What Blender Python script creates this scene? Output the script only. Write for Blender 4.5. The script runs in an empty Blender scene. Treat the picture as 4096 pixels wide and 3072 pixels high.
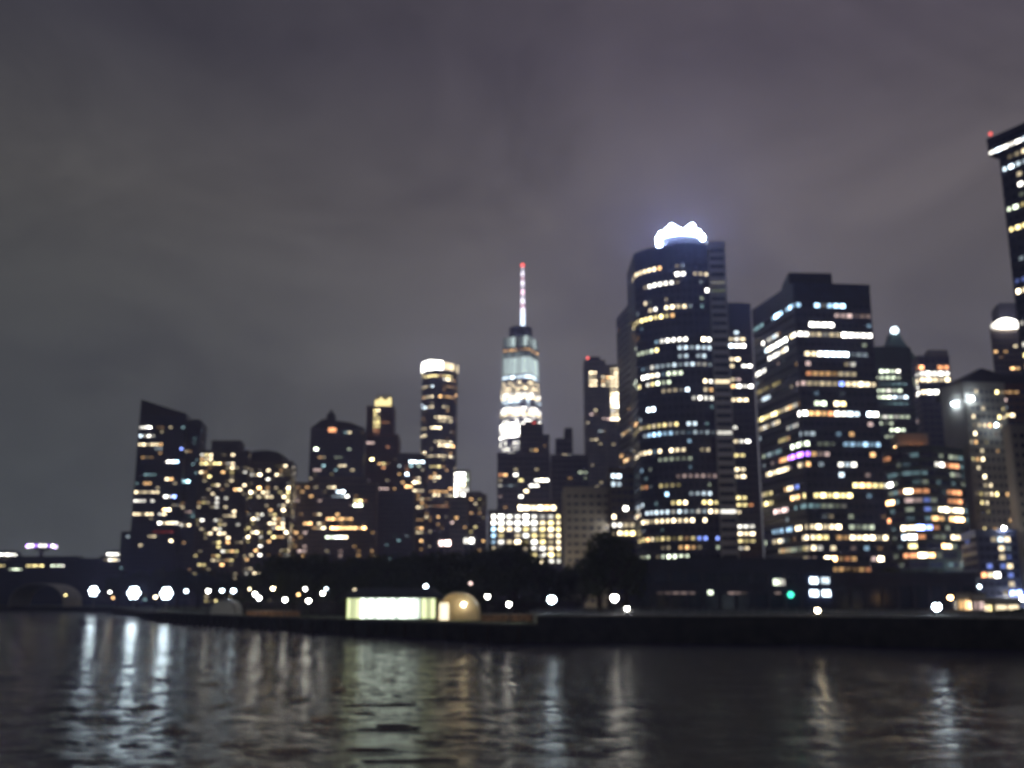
import bpy, bmesh, math, random
import numpy as np
from mathutils import Vector, Matrix, noise

random.seed(11)
rng = np.random.default_rng(5)
sc = bpy.context.scene
COL = sc.collection
R = math.radians

# ------------------------------------------------------------------ camera, sky, light, exposure
CAM_H = 7.0                      # deck of a boat on the river
PITCH = math.atan(864 / 4000)
cam_d = bpy.data.cameras.new('camera')
cam = bpy.data.objects.new('camera', cam_d)
COL.objects.link(cam)
cam.location = (0, 0, CAM_H)
cam.rotation_euler = (math.pi / 2 + PITCH, 0, 0)
cam_d.sensor_width = 36.0
cam_d.lens = 36.0 * 4000 / 4096
cam_d.clip_start = 0.5
cam_d.clip_end = 40000
cam_d.dof.use_dof = True         # the phone missed its focus: everything far is soft
cam_d.dof.focus_distance = 4.3
cam_d.dof.aperture_fstop = 1.8
sc.camera = cam

sc.view_settings.view_transform = 'Standard'
sc.view_settings.look = 'None'
sc.view_settings.exposure = 0.0
sc.view_settings.gamma = 1.0
sc.view_settings.use_curve_mapping = False
sc.cycles.max_bounces = 4
sc.cycles.diffuse_bounces = 2
sc.cycles.glossy_bounces = 3
sc.cycles.transmission_bounces = 2
sc.cycles.volume_bounces = 0
sc.cycles.caustics_reflective = False
sc.cycles.caustics_refractive = False
sc.cycles.sample_clamp_indirect = 12.0
sc.cycles.use_denoising = True
sc.cycles.use_adaptive_sampling = False

world = bpy.data.worlds.new('World')
sc.world = world
world.use_nodes = True
wn = world.node_tree
wn.nodes.clear()


def wnode(kind, **kw):
    n = wn.nodes.new(kind)
    for k, v in kw.items():
        setattr(n, k, v)
    return n


def wmath(op, a, b=None, clamp=False):
    n = wnode('ShaderNodeMath', operation=op)
    n.use_clamp = clamp
    for i, x in enumerate((a, b)):
        if x is None:
            continue
        if isinstance(x, (int, float)):
            n.inputs[i].default_value = x
        else:
            wn.links.new(x, n.inputs[i])
    return n.outputs[0]


tc = wnode('ShaderNodeTexCoord')
sep = wnode('ShaderNodeSeparateXYZ')
wn.links.new(tc.outputs['Generated'], sep.inputs[0])
# a low deck of cloud lit from below by the city: dim overhead, brightest a hand's breadth up, dark at the rim
elev = wnode('ShaderNodeValToRGB')
er = elev.color_ramp
er.elements[0].position = 0.0
er.elements[0].color = (0.078, 0.088, 0.084, 1)
er.elements[1].position = 1.0
er.elements[1].color = (0.027, 0.026, 0.030, 1)
for p, c in ((0.10, (0.086, 0.096, 0.090, 1)), (0.24, (0.083, 0.087, 0.074, 1)), (0.37, (0.073, 0.071, 0.062, 1)),
             (0.50, (0.039, 0.038, 0.042, 1)), (0.66, (0.030, 0.029, 0.033, 1))):
    e = er.elements.new(p)
    e.color = c
wn.links.new(sep.outputs['Z'], elev.inputs[0])
# the brighter, more purple side of the sky over downtown
dot = wnode('ShaderNodeVectorMath', operation='DOT_PRODUCT')
wn.links.new(tc.outputs['Generated'], dot.inputs[0])
gd = Vector((0.27, 0.92, 0.29)).normalized()
dot.inputs[1].default_value = gd
glow = wmath('POWER', wmath('MAXIMUM', dot.outputs['Value'], 0.0), 9.0)
mixg = wnode('ShaderNodeMixRGB', blend_type='ADD')
mixg.inputs[0].default_value = 1.0
gcol = wnode('ShaderNodeMixRGB', blend_type='MULTIPLY')
gcol.inputs[0].default_value = 1.0
gcol.inputs[1].default_value = (0.055, 0.040, 0.047, 1)
wn.links.new(glow, gcol.inputs[2])
wn.links.new(elev.outputs[0], mixg.inputs[1])
wn.links.new(gcol.outputs[0], mixg.inputs[2])
mapn = wnode('ShaderNodeMapping')
mapn.inputs['Scale'].default_value = (1.0, 1.0, 1.7)
mapn.inputs['Rotation'].default_value = (0.0, R(16), 0.0)
wn.links.new(tc.outputs['Generated'], mapn.inputs[0])
cl = wnode('ShaderNodeTexNoise')
cl.inputs['Scale'].default_value = 3.4
cl.inputs['Detail'].default_value = 5.0
cl.inputs['Roughness'].default_value = 0.6
cl.inputs['Distortion'].default_value = 0.5
wn.links.new(mapn.outputs[0], cl.inputs['Vector'])
clr = wnode('ShaderNodeMapRange')
clr.inputs['From Min'].default_value = 0.3
clr.inputs['From Max'].default_value = 0.7
clr.inputs['To Min'].default_value = 0.66
clr.inputs['To Max'].default_value = 1.24
wn.links.new(cl.outputs[0], clr.inputs[0])
mulc = wnode('ShaderNodeMixRGB', blend_type='MULTIPLY')
mulc.inputs[0].default_value = 1.0
wn.links.new(mixg.outputs[0], mulc.inputs[1])
wn.links.new(clr.outputs[0], mulc.inputs[2])
bg = wnode('ShaderNodeBackground')
bg.inputs['Strength'].default_value = 1.5
wn.links.new(mulc.outputs[0], bg.inputs['Color'])
wo = wnode('ShaderNodeOutputWorld')
wn.links.new(bg.outputs[0], wo.inputs['Surface'])

sun_d = bpy.data.lights.new('moonlight', 'SUN')
sun_d.energy = 0.02
sun_d.angle = R(30)
sun_d.color = (0.85, 0.88, 1.0)
sun = bpy.data.objects.new('moonlight', sun_d)
sun.rotation_euler = (R(35), 0, R(-25))
COL.objects.link(sun)

# ------------------------------------------------------------------ sight lines (photograph pixels, 4096 x 3072) and world metres
SP, CP = math.sin(PITCH), math.cos(PITCH)


def ray(u, v):
    a = 1536 - v
    return (u - 2048, 4000 * CP - a * SP, 4000 * SP + a * CP)


def at(u, v, Y):
    x, y, z = ray(u, v)
    return Vector((x * Y / y, Y, CAM_H + z * Y / y))


def onz(u, v, H):
    x, y, z = ray(u, v)
    k = (H - CAM_H) / z
    return (x * k, y * k)


def proj(p):
    x, y, z = p[0], p[1], p[2] - CAM_H
    d = y * CP + z * SP
    return 2048 + 4000 * x / d, 1536 - 4000 * (-y * SP + z * CP) / d


# ------------------------------------------------------------------ materials
MATS = {}


def principled(name, base, rough=0.7, metal=0.0, noise_scale=None, noise_amt=0.25, spec=0.5, emit=None, estr=0.0, sample=True):
    if name in MATS:
        return MATS[name]
    m = bpy.data.materials.new(name)
    m.use_nodes = True
    nt = m.node_tree
    b = nt.nodes['Principled BSDF']
    b.inputs['Base Color'].default_value = (*base, 1)
    b.inputs['Roughness'].default_value = rough
    b.inputs['Metallic'].default_value = metal
    b.inputs['Specular IOR Level'].default_value = spec
    if noise_scale:
        t = nt.nodes.new('ShaderNodeTexCoord')
        n = nt.nodes.new('ShaderNodeTexNoise')
        n.inputs['Scale'].default_value = noise_scale
        n.inputs['Detail'].default_value = 6
        nt.links.new(t.outputs['Object'], n.inputs['Vector'])
        mr = nt.nodes.new('ShaderNodeMapRange')
        mr.inputs['From Min'].default_value = 0.3
        mr.inputs['From Max'].default_value = 0.7
        mr.inputs['To Min'].default_value = 1 - noise_amt
        mr.inputs['To Max'].default_value = 1 + noise_amt
        nt.links.new(n.outputs[0], mr.inputs[0])
        mx = nt.nodes.new('ShaderNodeMixRGB')
        mx.blend_type = 'MULTIPLY'
        mx.inputs[0].default_value = 1
        mx.inputs[1].default_value = (*base, 1)
        nt.links.new(mr.outputs[0], mx.inputs[2])
        nt.links.new(mx.outputs[0], b.inputs['Base Color'])
    if emit:
        b.inputs['Emission Color'].default_value = (*emit, 1)
        b.inputs['Emission Strength'].default_value = estr
        if not sample:
            m.cycles.emission_sampling = 'NONE'
    MATS[name] = m
    return m


M = {
    'dark_glass': principled('dark glass curtain wall', (0.024, 0.032, 0.078), 0.18, noise_scale=0.08, noise_amt=0.4),
    'black_panel': principled('black anodised panel', (0.034, 0.038, 0.088), 0.4, noise_scale=0.3),
    'slate': principled('slate grey panel', (0.085, 0.085, 0.13), 0.6, noise_scale=0.2),
    'brown': principled('brown stone', (0.12, 0.095, 0.085), 0.8, noise_scale=0.15),
    'brick': principled('red brick', (0.15, 0.065, 0.05), 0.85, noise_scale=0.4),
    'stone': principled('grey limestone', (0.24, 0.225, 0.21), 0.8, noise_scale=0.12),
    'beige': principled('beige precast concrete', (0.48, 0.44, 0.39), 0.8, noise_scale=0.1, noise_amt=0.15),
    'pale': principled('pale grey panel', (0.58, 0.58, 0.62), 0.6, noise_scale=0.1, noise_amt=0.15),
    'green_slate': principled('green tinted panel', (0.05, 0.075, 0.072), 0.5, noise_scale=0.2),
    'copper': principled('verdigris copper', (0.12, 0.22, 0.20), 0.7, noise_scale=0.3),
    'roof': principled('dark roofing', (0.05, 0.048, 0.052), 0.9, noise_scale=0.3),
    'steel': principled('galvanised steel', (0.35, 0.36, 0.38), 0.4, 0.8),
    'dark_steel': principled('dark painted steel', (0.05, 0.05, 0.055), 0.5, 0.3),
    'white_paint': principled('white painted sheet', (0.75, 0.75, 0.73), 0.5, noise_scale=0.4, noise_amt=0.1),
    'canvas': principled('off white canvas', (0.70, 0.68, 0.62), 0.85, noise_scale=0.3, noise_amt=0.12),
    'concrete': principled('stained concrete', (0.16, 0.155, 0.15), 0.85, noise_scale=0.35, noise_amt=0.4),
    'wet_wall': principled('wet dark seawall stone', (0.03, 0.03, 0.034), 0.6, noise_scale=0.5, noise_amt=0.5),
    'coping': principled('pale granite coping', (0.36, 0.35, 0.35), 0.7, noise_scale=0.6),
    'grass': principled('park lawn', (0.055, 0.075, 0.03), 0.95, noise_scale=0.12, noise_amt=0.5),
    'paving': principled('promenade paving', (0.20, 0.16, 0.12), 0.85, noise_scale=0.25, noise_amt=0.4),
    'asphalt': principled('asphalt', (0.05, 0.05, 0.052), 0.85, noise_scale=0.2),
    'bark': principled('bark', (0.06, 0.045, 0.035), 0.95, noise_scale=2.0),
}


def leaf_material():
    m = bpy.data.materials.new('broad leaves')
    m.use_nodes = True
    nt = m.node_tree
    b = nt.nodes['Principled BSDF']
    t = nt.nodes.new('ShaderNodeTexCoord')
    n = nt.nodes.new('ShaderNodeTexNoise')
    n.inputs['Scale'].default_value = 0.5
    nt.links.new(t.outputs['Object'], n.inputs['Vector'])
    r = nt.nodes.new('ShaderNodeValToRGB')
    r.color_ramp.elements[0].color = (0.030, 0.045, 0.018, 1)
    r.color_ramp.elements[1].color = (0.085, 0.095, 0.035, 1)
    nt.links.new(n.outputs[0], r.inputs[0])
    nt.links.new(r.outputs[0], b.inputs['Base Color'])
    b.inputs['Roughness'].default_value = 0.7
    return m


M['leaf'] = leaf_material()


def translucent_canvas():
    m = bpy.data.materials.new('translucent tent canvas')
    m.use_nodes = True
    nt = m.node_tree
    b = nt.nodes['Principled BSDF']
    b.inputs['Base Color'].default_value = (0.72, 0.68, 0.58, 1)
    b.inputs['Roughness'].default_value = 0.9
    t = nt.nodes.new('ShaderNodeBsdfTranslucent')
    t.inputs['Color'].default_value = (0.80, 0.70, 0.50, 1)
    mx = nt.nodes.new('ShaderNodeMixShader')
    mx.inputs[0].default_value = 0.55
    nt.links.new(b.outputs[0], mx.inputs[1])
    nt.links.new(t.outputs[0], mx.inputs[2])
    nt.links.new(mx.outputs[0], nt.nodes['Material Output'].inputs['Surface'])
    return m


M['tent'] = translucent_canvas()

HUE = {'w': (1.0, 0.82, 0.52), 'a': (1.0, 0.58, 0.24), 'n': (1.0, 0.96, 0.85), 'c': (0.74, 0.90, 1.0), 't': (0.50, 0.85, 0.92),
       'b': (0.25, 0.36, 1.0), 'B': (0.46, 0.74, 1.0), 'p': (0.42, 0.16, 1.0), 'g': (0.86, 0.98, 0.72), 'r': (1.0, 0.12, 0.10), 'k': (1.0, 0.72, 0.66),
       'y': (1.0, 0.82, 0.36), 'G': (0.05, 0.9, 0.55), 'o': (1.0, 0.42, 0.18), 'h': (0.42, 0.52, 0.50)}
LEVEL = {0: 0.18, 1: 0.5, 2: 1.5, 3: 4.0, 4: 10.0}


def window_material(hue, lev):
    key = 'lit window %s %d' % (hue, lev)
    if key in MATS:
        return MATS[key]
    m = bpy.data.materials.new(key)
    m.use_nodes = True
    nt = m.node_tree
    b = nt.nodes['Principled BSDF']
    b.inputs['Base Color'].default_value = (0.03, 0.03, 0.03, 1)
    b.inputs['Roughness'].default_value = 0.25
    b.inputs['Emission Color'].default_value = (*HUE[hue], 1)
    oi = nt.nodes.new('ShaderNodeObjectInfo')            # no two rooms are lit alike
    mr = nt.nodes.new('ShaderNodeMapRange')
    mr.inputs['To Min'].default_value = LEVEL[lev] * 0.25
    mr.inputs['To Max'].default_value = LEVEL[lev] * 2.0
    nt.links.new(oi.outputs['Random'], mr.inputs[0])
    t = nt.nodes.new('ShaderNodeTexCoord')               # furniture and ceilings behind the glass
    n = nt.nodes.new('ShaderNodeTexNoise')
    n.inputs['Scale'].default_value = 1.3
    nt.links.new(t.outputs['Object'], n.inputs['Vector'])
    m2 = nt.nodes.new('ShaderNodeMapRange')
    m2.inputs['From Min'].default_value = 0.3
    m2.inputs['From Max'].default_value = 0.7
    m2.inputs['To Min'].default_value = 0.6
    m2.inputs['To Max'].default_value = 1.3
    nt.links.new(n.outputs[0], m2.inputs[0])
    mu = nt.nodes.new('ShaderNodeMath')
    mu.operation = 'MULTIPLY'
    nt.links.new(mr.outputs[0], mu.inputs[0])
    nt.links.new(m2.outputs[0], mu.inputs[1])
    nt.links.new(mu.outputs[0], b.inputs['Emission Strength'])
    m.cycles.emission_sampling = 'FRONT' if lev >= 4 else 'NONE'
    MATS[key] = m
    return m


def lamp_material(hue, strength):
    return principled('lamp %s %g' % (hue, strength), (0.8, 0.8, 0.8), 0.4, emit=HUE[hue], estr=strength)


# ------------------------------------------------------------------ mesh helpers
class MB:
    """collects simple solids; build() links them as one mesh object"""

    def __init__(self):
        self.v, self.f = [], []

    def add(self, vs, fs):
        o = len(self.v)
        self.v += [tuple(p) for p in vs]
        self.f += [tuple(i + o for i in f) for f in fs]
        return self

    def box(self, x0, x1, y0, y1, z0, z1):
        return self.add([(x0, y0, z0), (x1, y0, z0), (x1, y1, z0), (x0, y1, z0), (x0, y0, z1), (x1, y0, z1), (x1, y1, z1), (x0, y1, z1)],
                        [(3, 2, 1, 0), (4, 5, 6, 7), (0, 1, 5, 4), (1, 2, 6, 5), (2, 3, 7, 6), (3, 0, 4, 7)])

    def obox(self, c, d, n, L, t0, t1, z0, z1):
        """box along unit direction d centred on c (plan), from t0 to t1 along outward normal n"""
        p = []
        for z in (z0, z1):
            for s, t in ((-1, t1), (1, t1), (1, t0), (-1, t0)):
                p.append((c[0] + d[0] * s * L / 2 + n[0] * t, c[1] + d[1] * s * L / 2 + n[1] * t, z))
        return self.add(p, [(3, 2, 1, 0), (4, 5, 6, 7), (0, 1, 5, 4), (1, 2, 6, 5), (2, 3, 7, 6), (3, 0, 4, 7)])

    def prism(self, poly, z0, z1, tops=None):
        n = len(poly)
        vs = [(p[0], p[1], z0) for p in poly] + [(p[0], p[1], tops[i] if tops else z1) for i, p in enumerate(poly)]
        fs = [tuple(range(n - 1, -1, -1)), tuple(range(n, 2 * n))] + [(i, (i + 1) % n, n + (i + 1) % n, n + i) for i in range(n)]
        return self.add(vs, fs)

    def loft(self, rings):
        n = len(rings[0])
        vs = [p for r in rings for p in r]
        fs = [tuple(range(n - 1, -1, -1)), tuple((len(rings) - 1) * n + i for i in range(n))]
        for k in range(len(rings) - 1):
            for i in range(n):
                j = (i + 1) % n
                fs.append((k * n + i, k * n + j, (k + 1) * n + j, (k + 1) * n + i))
        return self.add(vs, fs)

    def lathe(self, prof, seg=12, c=(0, 0, 0)):
        return self.loft([[(c[0] + r * math.cos(2 * math.pi * i / seg), c[1] + r * math.sin(2 * math.pi * i / seg), c[2] + z) for i in range(seg)]
                          for r, z in prof])

    def tube(self, pts, rad, seg=6):
        rings = []
        for k, p in enumerate(pts):
            a = Vector(pts[max(0, k - 1)])
            b = Vector(pts[min(len(pts) - 1, k + 1)])
            d = (b - a).normalized()
            x = d.cross(Vector((0, 0, 1)) if abs(d.z) < 0.9 else Vector((1, 0, 0))).normalized()
            y = x.cross(d)
            r = rad[k] if isinstance(rad, (list, tuple)) else rad
            rings.append([tuple(Vector(p) + r * (math.cos(2 * math.pi * i / seg) * x - math.sin(2 * math.pi * i / seg) * y)) for i in range(seg)])
        return self.loft(rings)

    def ball(self, c, r, seg=10, rings=6, sz=1.0):
        prof = [(max(0.02 * r, r * math.sin(math.pi * k / rings)), -r * sz * math.cos(math.pi * k / rings)) for k in range(rings + 1)]
        return self.lathe(prof, seg, c)

    def mesh(self, name, mat):
        me = bpy.data.meshes.new(name)
        me.from_pydata(self.v, [], self.f)
        if mat:
            me.materials.append(mat)
        me.update()
        return me

    def build(self, name, mat, parent=None, off=(0, 0, 0), smooth=False):
        if off != (0, 0, 0):
            self.v = [(p[0] - off[0], p[1] - off[1], p[2] - off[2]) for p in self.v]
        me = self.mesh(name, mat)
        if smooth:
            for p in me.polygons:
                p.use_smooth = True
        return link(name, me, parent)


def link(name, me, parent=None, loc=(0, 0, 0), rz=0.0):
    o = bpy.data.objects.new(name, me)
    COL.objects.link(o)
    if parent is not None:
        o.parent = parent
    o.location = loc
    o.rotation_euler = (0, 0, rz)
    return o


def thing(name, label, cat, loc=(0, 0, 0), rz=0.0, group=None):
    o = link(name, None, None, loc, rz)
    o['label'] = label
    o['category'] = cat
    if group:
        o['group'] = group
    return o


def copy_tree(o, loc, scale=1.0, rz=0.0, label=None):
    c = o.copy()
    COL.objects.link(c)
    c.location = loc
    c.scale = (scale,) * 3 if isinstance(scale, (int, float)) else scale
    c.rotation_euler = (0, 0, rz)
    if label:
        c['label'] = label
    for ch in o.children:
        d = ch.copy()
        COL.objects.link(d)
        d.parent = c
        for g in ch.children:
            e = g.copy()
            COL.objects.link(e)
            e.parent = d
    return c


PANE = {}


def pane_mesh(w, h, mat):
    key = (round(w, 1), round(h, 1), mat.name)
    if key not in PANE:
        mb = MB().box(-key[0] / 2, key[0] / 2, -0.06, 0.08, -key[1] / 2, key[1] / 2)
        PANE[key] = mb.mesh('window', mat)
    return PANE[key]


GZ = 2.6      # level of the park behind the seawall


class Building:
    def __init__(self, name, label, cat='building', base=None, group=None):
        self.base = Vector((base[0], base[1], GZ))
        self.o = thing(name, label, cat, self.base, 0, group)
        self.cells = []
        self.off = tuple(self.base)

    def solid(self, part, mat, mb, smooth=False, parent=None):
        return mb.build(part, mat, parent or self.o, self.off, smooth)

    def block(self, poly, z0, z1, wall, trim, fh=3.8, bw=3.0, win_h=0.42, pier=0.9, glass=None, faces=None, single_bands=False,
              parapet=1.2, tops=None, skip_top=0.0, part='wall'):
        """a prism of glass with floor bands and piers proud of it; its bays are remembered as cells"""
        body = MB().prism(poly, z0, z1, tops)
        wall_o = self.solid(part, glass or M['dark_glass'], body)
        bands, piers = MB(), MB()
        n = len(poly)
        nf = max(1, int((z1 - skip_top - z0) / fh))
        ftop = z1 - skip_top
        for i in range(n):
            a, b = Vector(poly[i]), Vector(poly[(i + 1) % n])
            d = b - a
            L = d.length
            d = d / L
            nr = Vector((d.y, -d.x))
            mid = (a + b) / 2
            seen = nr.dot(-mid) > 0
            if not seen or (faces is not None and i not in faces):
                # unseen sides get plain wall panels
                if L > 1:
                    piers.obox(mid, d, nr, L - 0.1, -0.1, 0.12, z0, z1)
                continue
            for k in range(nf):
                zt = ftop - k * fh
                zb = zt - fh * (1 - win_h)
                if single_bands:
                    s = MB().obox(mid, d, nr, L - 0.02, -0.1, 0.28, zb, zt)
                    self.solid('floor_band', trim, s, parent=wall_o)
                else:
                    bands.obox(mid, d, nr, L - 0.02, -0.1, 0.28, zb, zt)
            if skip_top > 0.3:
                bands.obox(mid, d, nr, L - 0.02, -0.1, 0.26, ftop + 0.02, z1 - 0.02)
            nb = max(1, round(L / bw))
            w = L / nb
            if pier:
                for j in range(nb + 1):
                    c = a + d * min(max(j * w, pier / 2 + 0.02), L - pier / 2 - 0.02)
                    piers.obox(c, d, nr, pier, -0.12, 0.22, z0, ftop - 0.05)
            rz = math.atan2(d.y, d.x)
            for k in range(nf):
                zc = ftop - k * fh - fh * (1 - win_h) - fh * win_h / 2
                for j in range(nb):
                    c = a + d * (j + 0.5) * w
                    p = Vector((c.x + nr.x * 0.03, c.y + nr.y * 0.03, zc))
                    u, v = proj(p)
                    px = 4000 / (p.y * CP + (p.z - CAM_H) * SP)
                    self.cells.append([p, rz, w - pier - 0.1, fh * win_h - 0.12, u, v, fh * px / 2, w * px / 2, False, abs(nr.y)])
        if bands.v:
            s = self.solid('floor_bands', trim, bands, parent=wall_o)
            s['kind'] = 'stuff'
        if piers.v:
            s = self.solid('piers', trim, piers, parent=wall_o)
            s['kind'] = 'stuff'
        if parapet and not tops:
            pp = MB()
            for i in range(n):
                a, b = Vector(poly[i]), Vector(poly[(i + 1) % n])
                d = (b - a)
                L = d.length
                d = d / L
                pp.obox((a + b) / 2, d, Vector((d.y, -d.x)), L - 0.04, -0.5, 0.34, z1 - 0.3, z1 + parapet)
            self.solid('parapet', trim, pp, parent=wall_o)
        return self

    def window(self, c, hue, lev):
        if c[8] or lev < 0:
            return
        c[8] = True
        link('window', pane_mesh(max(c[2], 0.6), c[3], window_material(hue, min(lev, 4))), self.o, c[0] - self.base, c[1])

    def lit(self, runs, frame=(0, 0, 1.0), keep=0.96):
        """runs of lit bays: x0, x1, y, hue, level [, y at x1]; measured on an enlargement of the photograph"""
        ox, oy, s = frame
        for r in runs:
            x0, x1, y0, hue, lev = r[:5]
            y1 = r[5] if len(r) > 5 else y0
            x0, x1, y0, y1 = ox + x0 / s, ox + x1 / s, oy + y0 / s, oy + y1 / s
            hit = False
            for c in self.cells:
                if x0 - c[7] * 0.6 <= c[4] <= x1 + c[7] * 0.6:
                    y = y0 + (y1 - y0) * min(1, max(0, (c[4] - x0) / max(1, x1 - x0)))
                    if abs(c[5] - y) <= c[6] and (random.random() < keep or x1 - x0 < 3 * c[7]):
                        h = hue if random.random() < 0.85 else random.choice({'w': 'na', 'n': 'wc', 'a': 'wo', 'c': 'nB', 'y': 'wa', 'g': 'ny', 't': 'cg'}.get(hue, hue))
                        self.window(c, h, lev - (1 if random.random() < 0.22 and lev > 1 else 0))
                        hit = True
        return self

    def scatter(self, p, hues='wwwnya', levs=(1, 1, 2, 2, 3), box=None, cluster=0.0):
        """rooms lit here and there"""
        s = random.random() * 50
        for c in self.cells:
            if box and not (box[0] <= c[4] <= box[2] and box[1] <= c[5] <= box[3]):
                continue
            q = p
            if cluster:
                q = p * (1 + cluster * 2.2 * noise.noise(Vector((c[4] * 0.018, c[5] * 0.03, s))))
            if random.random() < q:
                self.window(c, random.choice(hues), random.choice(levs))
        return self

    def roof_plant(self, poly, z, h=4.0, inset=0.3, mat='roof'):
        c = Vector((sum(p[0] for p in poly) / len(poly), sum(p[1] for p in poly) / len(poly)))
        q = [tuple(c + (Vector(p) - c) * (1 - inset)) for p in poly]
        self.solid('roof_plant', M[mat], MB().prism(q, z - 0.4, z + h))


def rect(u0, u1, v, Y, depth, splay=0.5):
    """plan of a block whose front spans u0..u1 at distance Y; its sides follow the street grid, which fans out from the river"""
    a, b = at(u0, v, Y), at(u1, v, Y)
    k = 1 + splay * depth / Y
    return [(a.x, Y), (b.x, Y), (b.x * k, Y + depth), (a.x * k, Y + depth)], a.z


def mid2(poly):
    return (sum(p[0] for p in poly) / len(poly), sum(p[1] for p in poly) / len(poly))


# ------------------------------------------------------------------ water, ground, seawall
def build_water():
    ang = np.concatenate([np.radians(np.linspace(-180, -40, 15)[:-1]), np.radians(np.linspace(-40, 40, 560)), np.radians(np.linspace(40, 180, 15)[1:-1])])
    rad = np.concatenate([[2.0, 8, 16], np.geomspace(24, 820, 620), np.geomspace(860, 16000, 26)])
    na, nr = len(ang), len(rad)
    A, Rr = np.meshgrid(ang, rad)
    X, Y = Rr * np.sin(A), Rr * np.cos(A)
    Z = np.zeros_like(X)
    for k in range(34):
        lam = 1.1 * (1.062 ** k) * rng.uniform(0.9, 1.1)
        th = R(rng.normal(95, 55))
        amp = 0.0014 * lam ** 0.9
        kx, ky = 2 * math.pi / lam * math.cos(th), 2 * math.pi / lam * math.sin(th)
        fade = np.clip(lam * 60 / np.maximum(Rr, 1) , 0, 1)
        ph = rng.uniform(0, 6.28)
        w = np.sin(kx * X + ky * Y + ph + 0.9 * np.sin(X * 0.021 + k) + 0.9 * np.sin(Y * 0.017 + 2 * k))
        Z += amp * fade * w
    # a boat's wake running across
    for y0, sl, a, wd in ((95, -0.03, 0.022, 2.2), (74, 0.07, 0.012, 2.0)):
        d = Y - (y0 + sl * X + 1.5 * np.sin(X * 0.05))
        Z += a * np.exp(-(d / wd) ** 2) * np.cos(d * 1.1)
    co = np.stack([X, Y, Z], -1).reshape(-1, 3)
    i = np.arange(nr - 1)[:, None] * na
    j = np.arange(na)[None, :]
    j2 = (j + 1) % na
    q = np.stack([i + j, i + na + j, i + na + j2, i + j2], -1).reshape(-1, 4)
    q = q[:, ::-1]
    me = bpy.data.meshes.new('water')
    me.vertices.add(len(co))
    me.vertices.foreach_set('co', co.astype(np.float32).ravel())
    me.loops.add(q.size)
    me.loops.foreach_set('vertex_index', q.astype(np.int32).ravel())
    me.polygons.add(len(q))
    me.polygons.foreach_set('loop_start', (np.arange(len(q)) * 4).astype(np.int32))
    me.polygons.foreach_set('use_smooth', np.ones(len(q), dtype=bool))
    me.update(calc_edges=True)
    me.validate()
    m = bpy.data.materials.new('harbour water')
    m.use_nodes = True
    nt = m.node_tree
    b = nt.nodes['Principled BSDF']
    b.inputs['Base Color'].default_value = (0.040, 0.036, 0.080, 1)
    b.inputs['Roughness'].default_value = 0.11
    b.inputs['Specular IOR Level'].default_value = 0.10
    b.inputs['IOR'].default_value = 1.333
    t = nt.nodes.new('ShaderNodeTexCoord')
    mp = nt.nodes.new('ShaderNodeMapping')
    mp.inputs['Scale'].default_value = (0.8, 1.0, 1.0)
    nt.links.new(t.outputs['Object'], mp.inputs[0])
    n = nt.nodes.new('ShaderNodeTexNoise')
    n.inputs['Scale'].default_value = 4.8
    n.inputs['Detail'].default_value = 4.0
    n.inputs['Roughness'].default_value = 0.55
    nt.links.new(mp.outputs[0], n.inputs['Vector'])
    bp = nt.nodes.new('ShaderNodeBump')
    bp.inputs['Strength'].default_value = 1.0
    bp.inputs['Distance'].default_value = 0.36
    nt.links.new(n.outputs[0], bp.inputs['Height'])
    nt.links.new(bp.outputs[0], b.inputs['Normal'])
    me.materials.append(m)
    o = link('water', me)
    o['kind'] = 'structure'
    return o


build_water()

SHORE_PX = [(0, 2441), (443, 2452), (633, 2485), (949, 2510), (1380, 2536), (1746, 2557), (2003, 2570), (2150, 2571), (2500, 2572), (3193, 2576), (3923, 2596)]
SHORE = [(-4200.0, 2600.0), (-900.0, 900.0)]
for u, v in SHORE_PX:
    SHORE.append(onz(u, v, 0.0))
SHORE += [(150.0, 128.0), (4000.0, -200.0)]
gb = MB()
gpoly = SHORE + [(9000.0, 9000.0), (-9000.0, 9000.0)]
gb.add([(x, y, GZ) for x, y in gpoly], [tuple(range(len(gpoly)))])
g = gb.build('ground', M['grass'])
g['kind'] = 'structure'

# promenade paving along the edge of the park
def offset_line(line, d):
    out = []
    for i, p in enumerate(line):
        a, b = Vector(line[max(0, i - 1)]), Vector(line[min(len(line) - 1, i + 1)])
        t = (b - a).normalized()
        out.append((p[0] - t.y * d, p[1] + t.x * d))
    return out


def strip(line, d0, d1, z, name, mat):
    a, b = offset_line(line, d0), offset_line(line, d1)
    mb = MB()
    for i in range(len(a) - 1):
        mb.add([(*a[i], z), (*a[i + 1], z), (*b[i + 1], z), (*b[i], z)], [(0, 1, 2, 3)])
    o = mb.build(name, M[mat])
    o['kind'] = 'structure'
    return o


low_shore = SHORE[:10]
strip(low_shore, 1.2, 9.0, GZ + 0.006, 'promenade', 'paving')

# the seawall below the park (low) and the taller quay wall east of it
def wall_along(line, z0, z1, t, mat, name, parent, inward=True):
    b = offset_line(line, t)
    mb = MB()
    for i in range(len(line) - 1):
        p = [line[i], line[i + 1], b[i + 1], b[i]]
        mb.prism(p, z0, z1)
    return mb.build(name, mat, parent)


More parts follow.
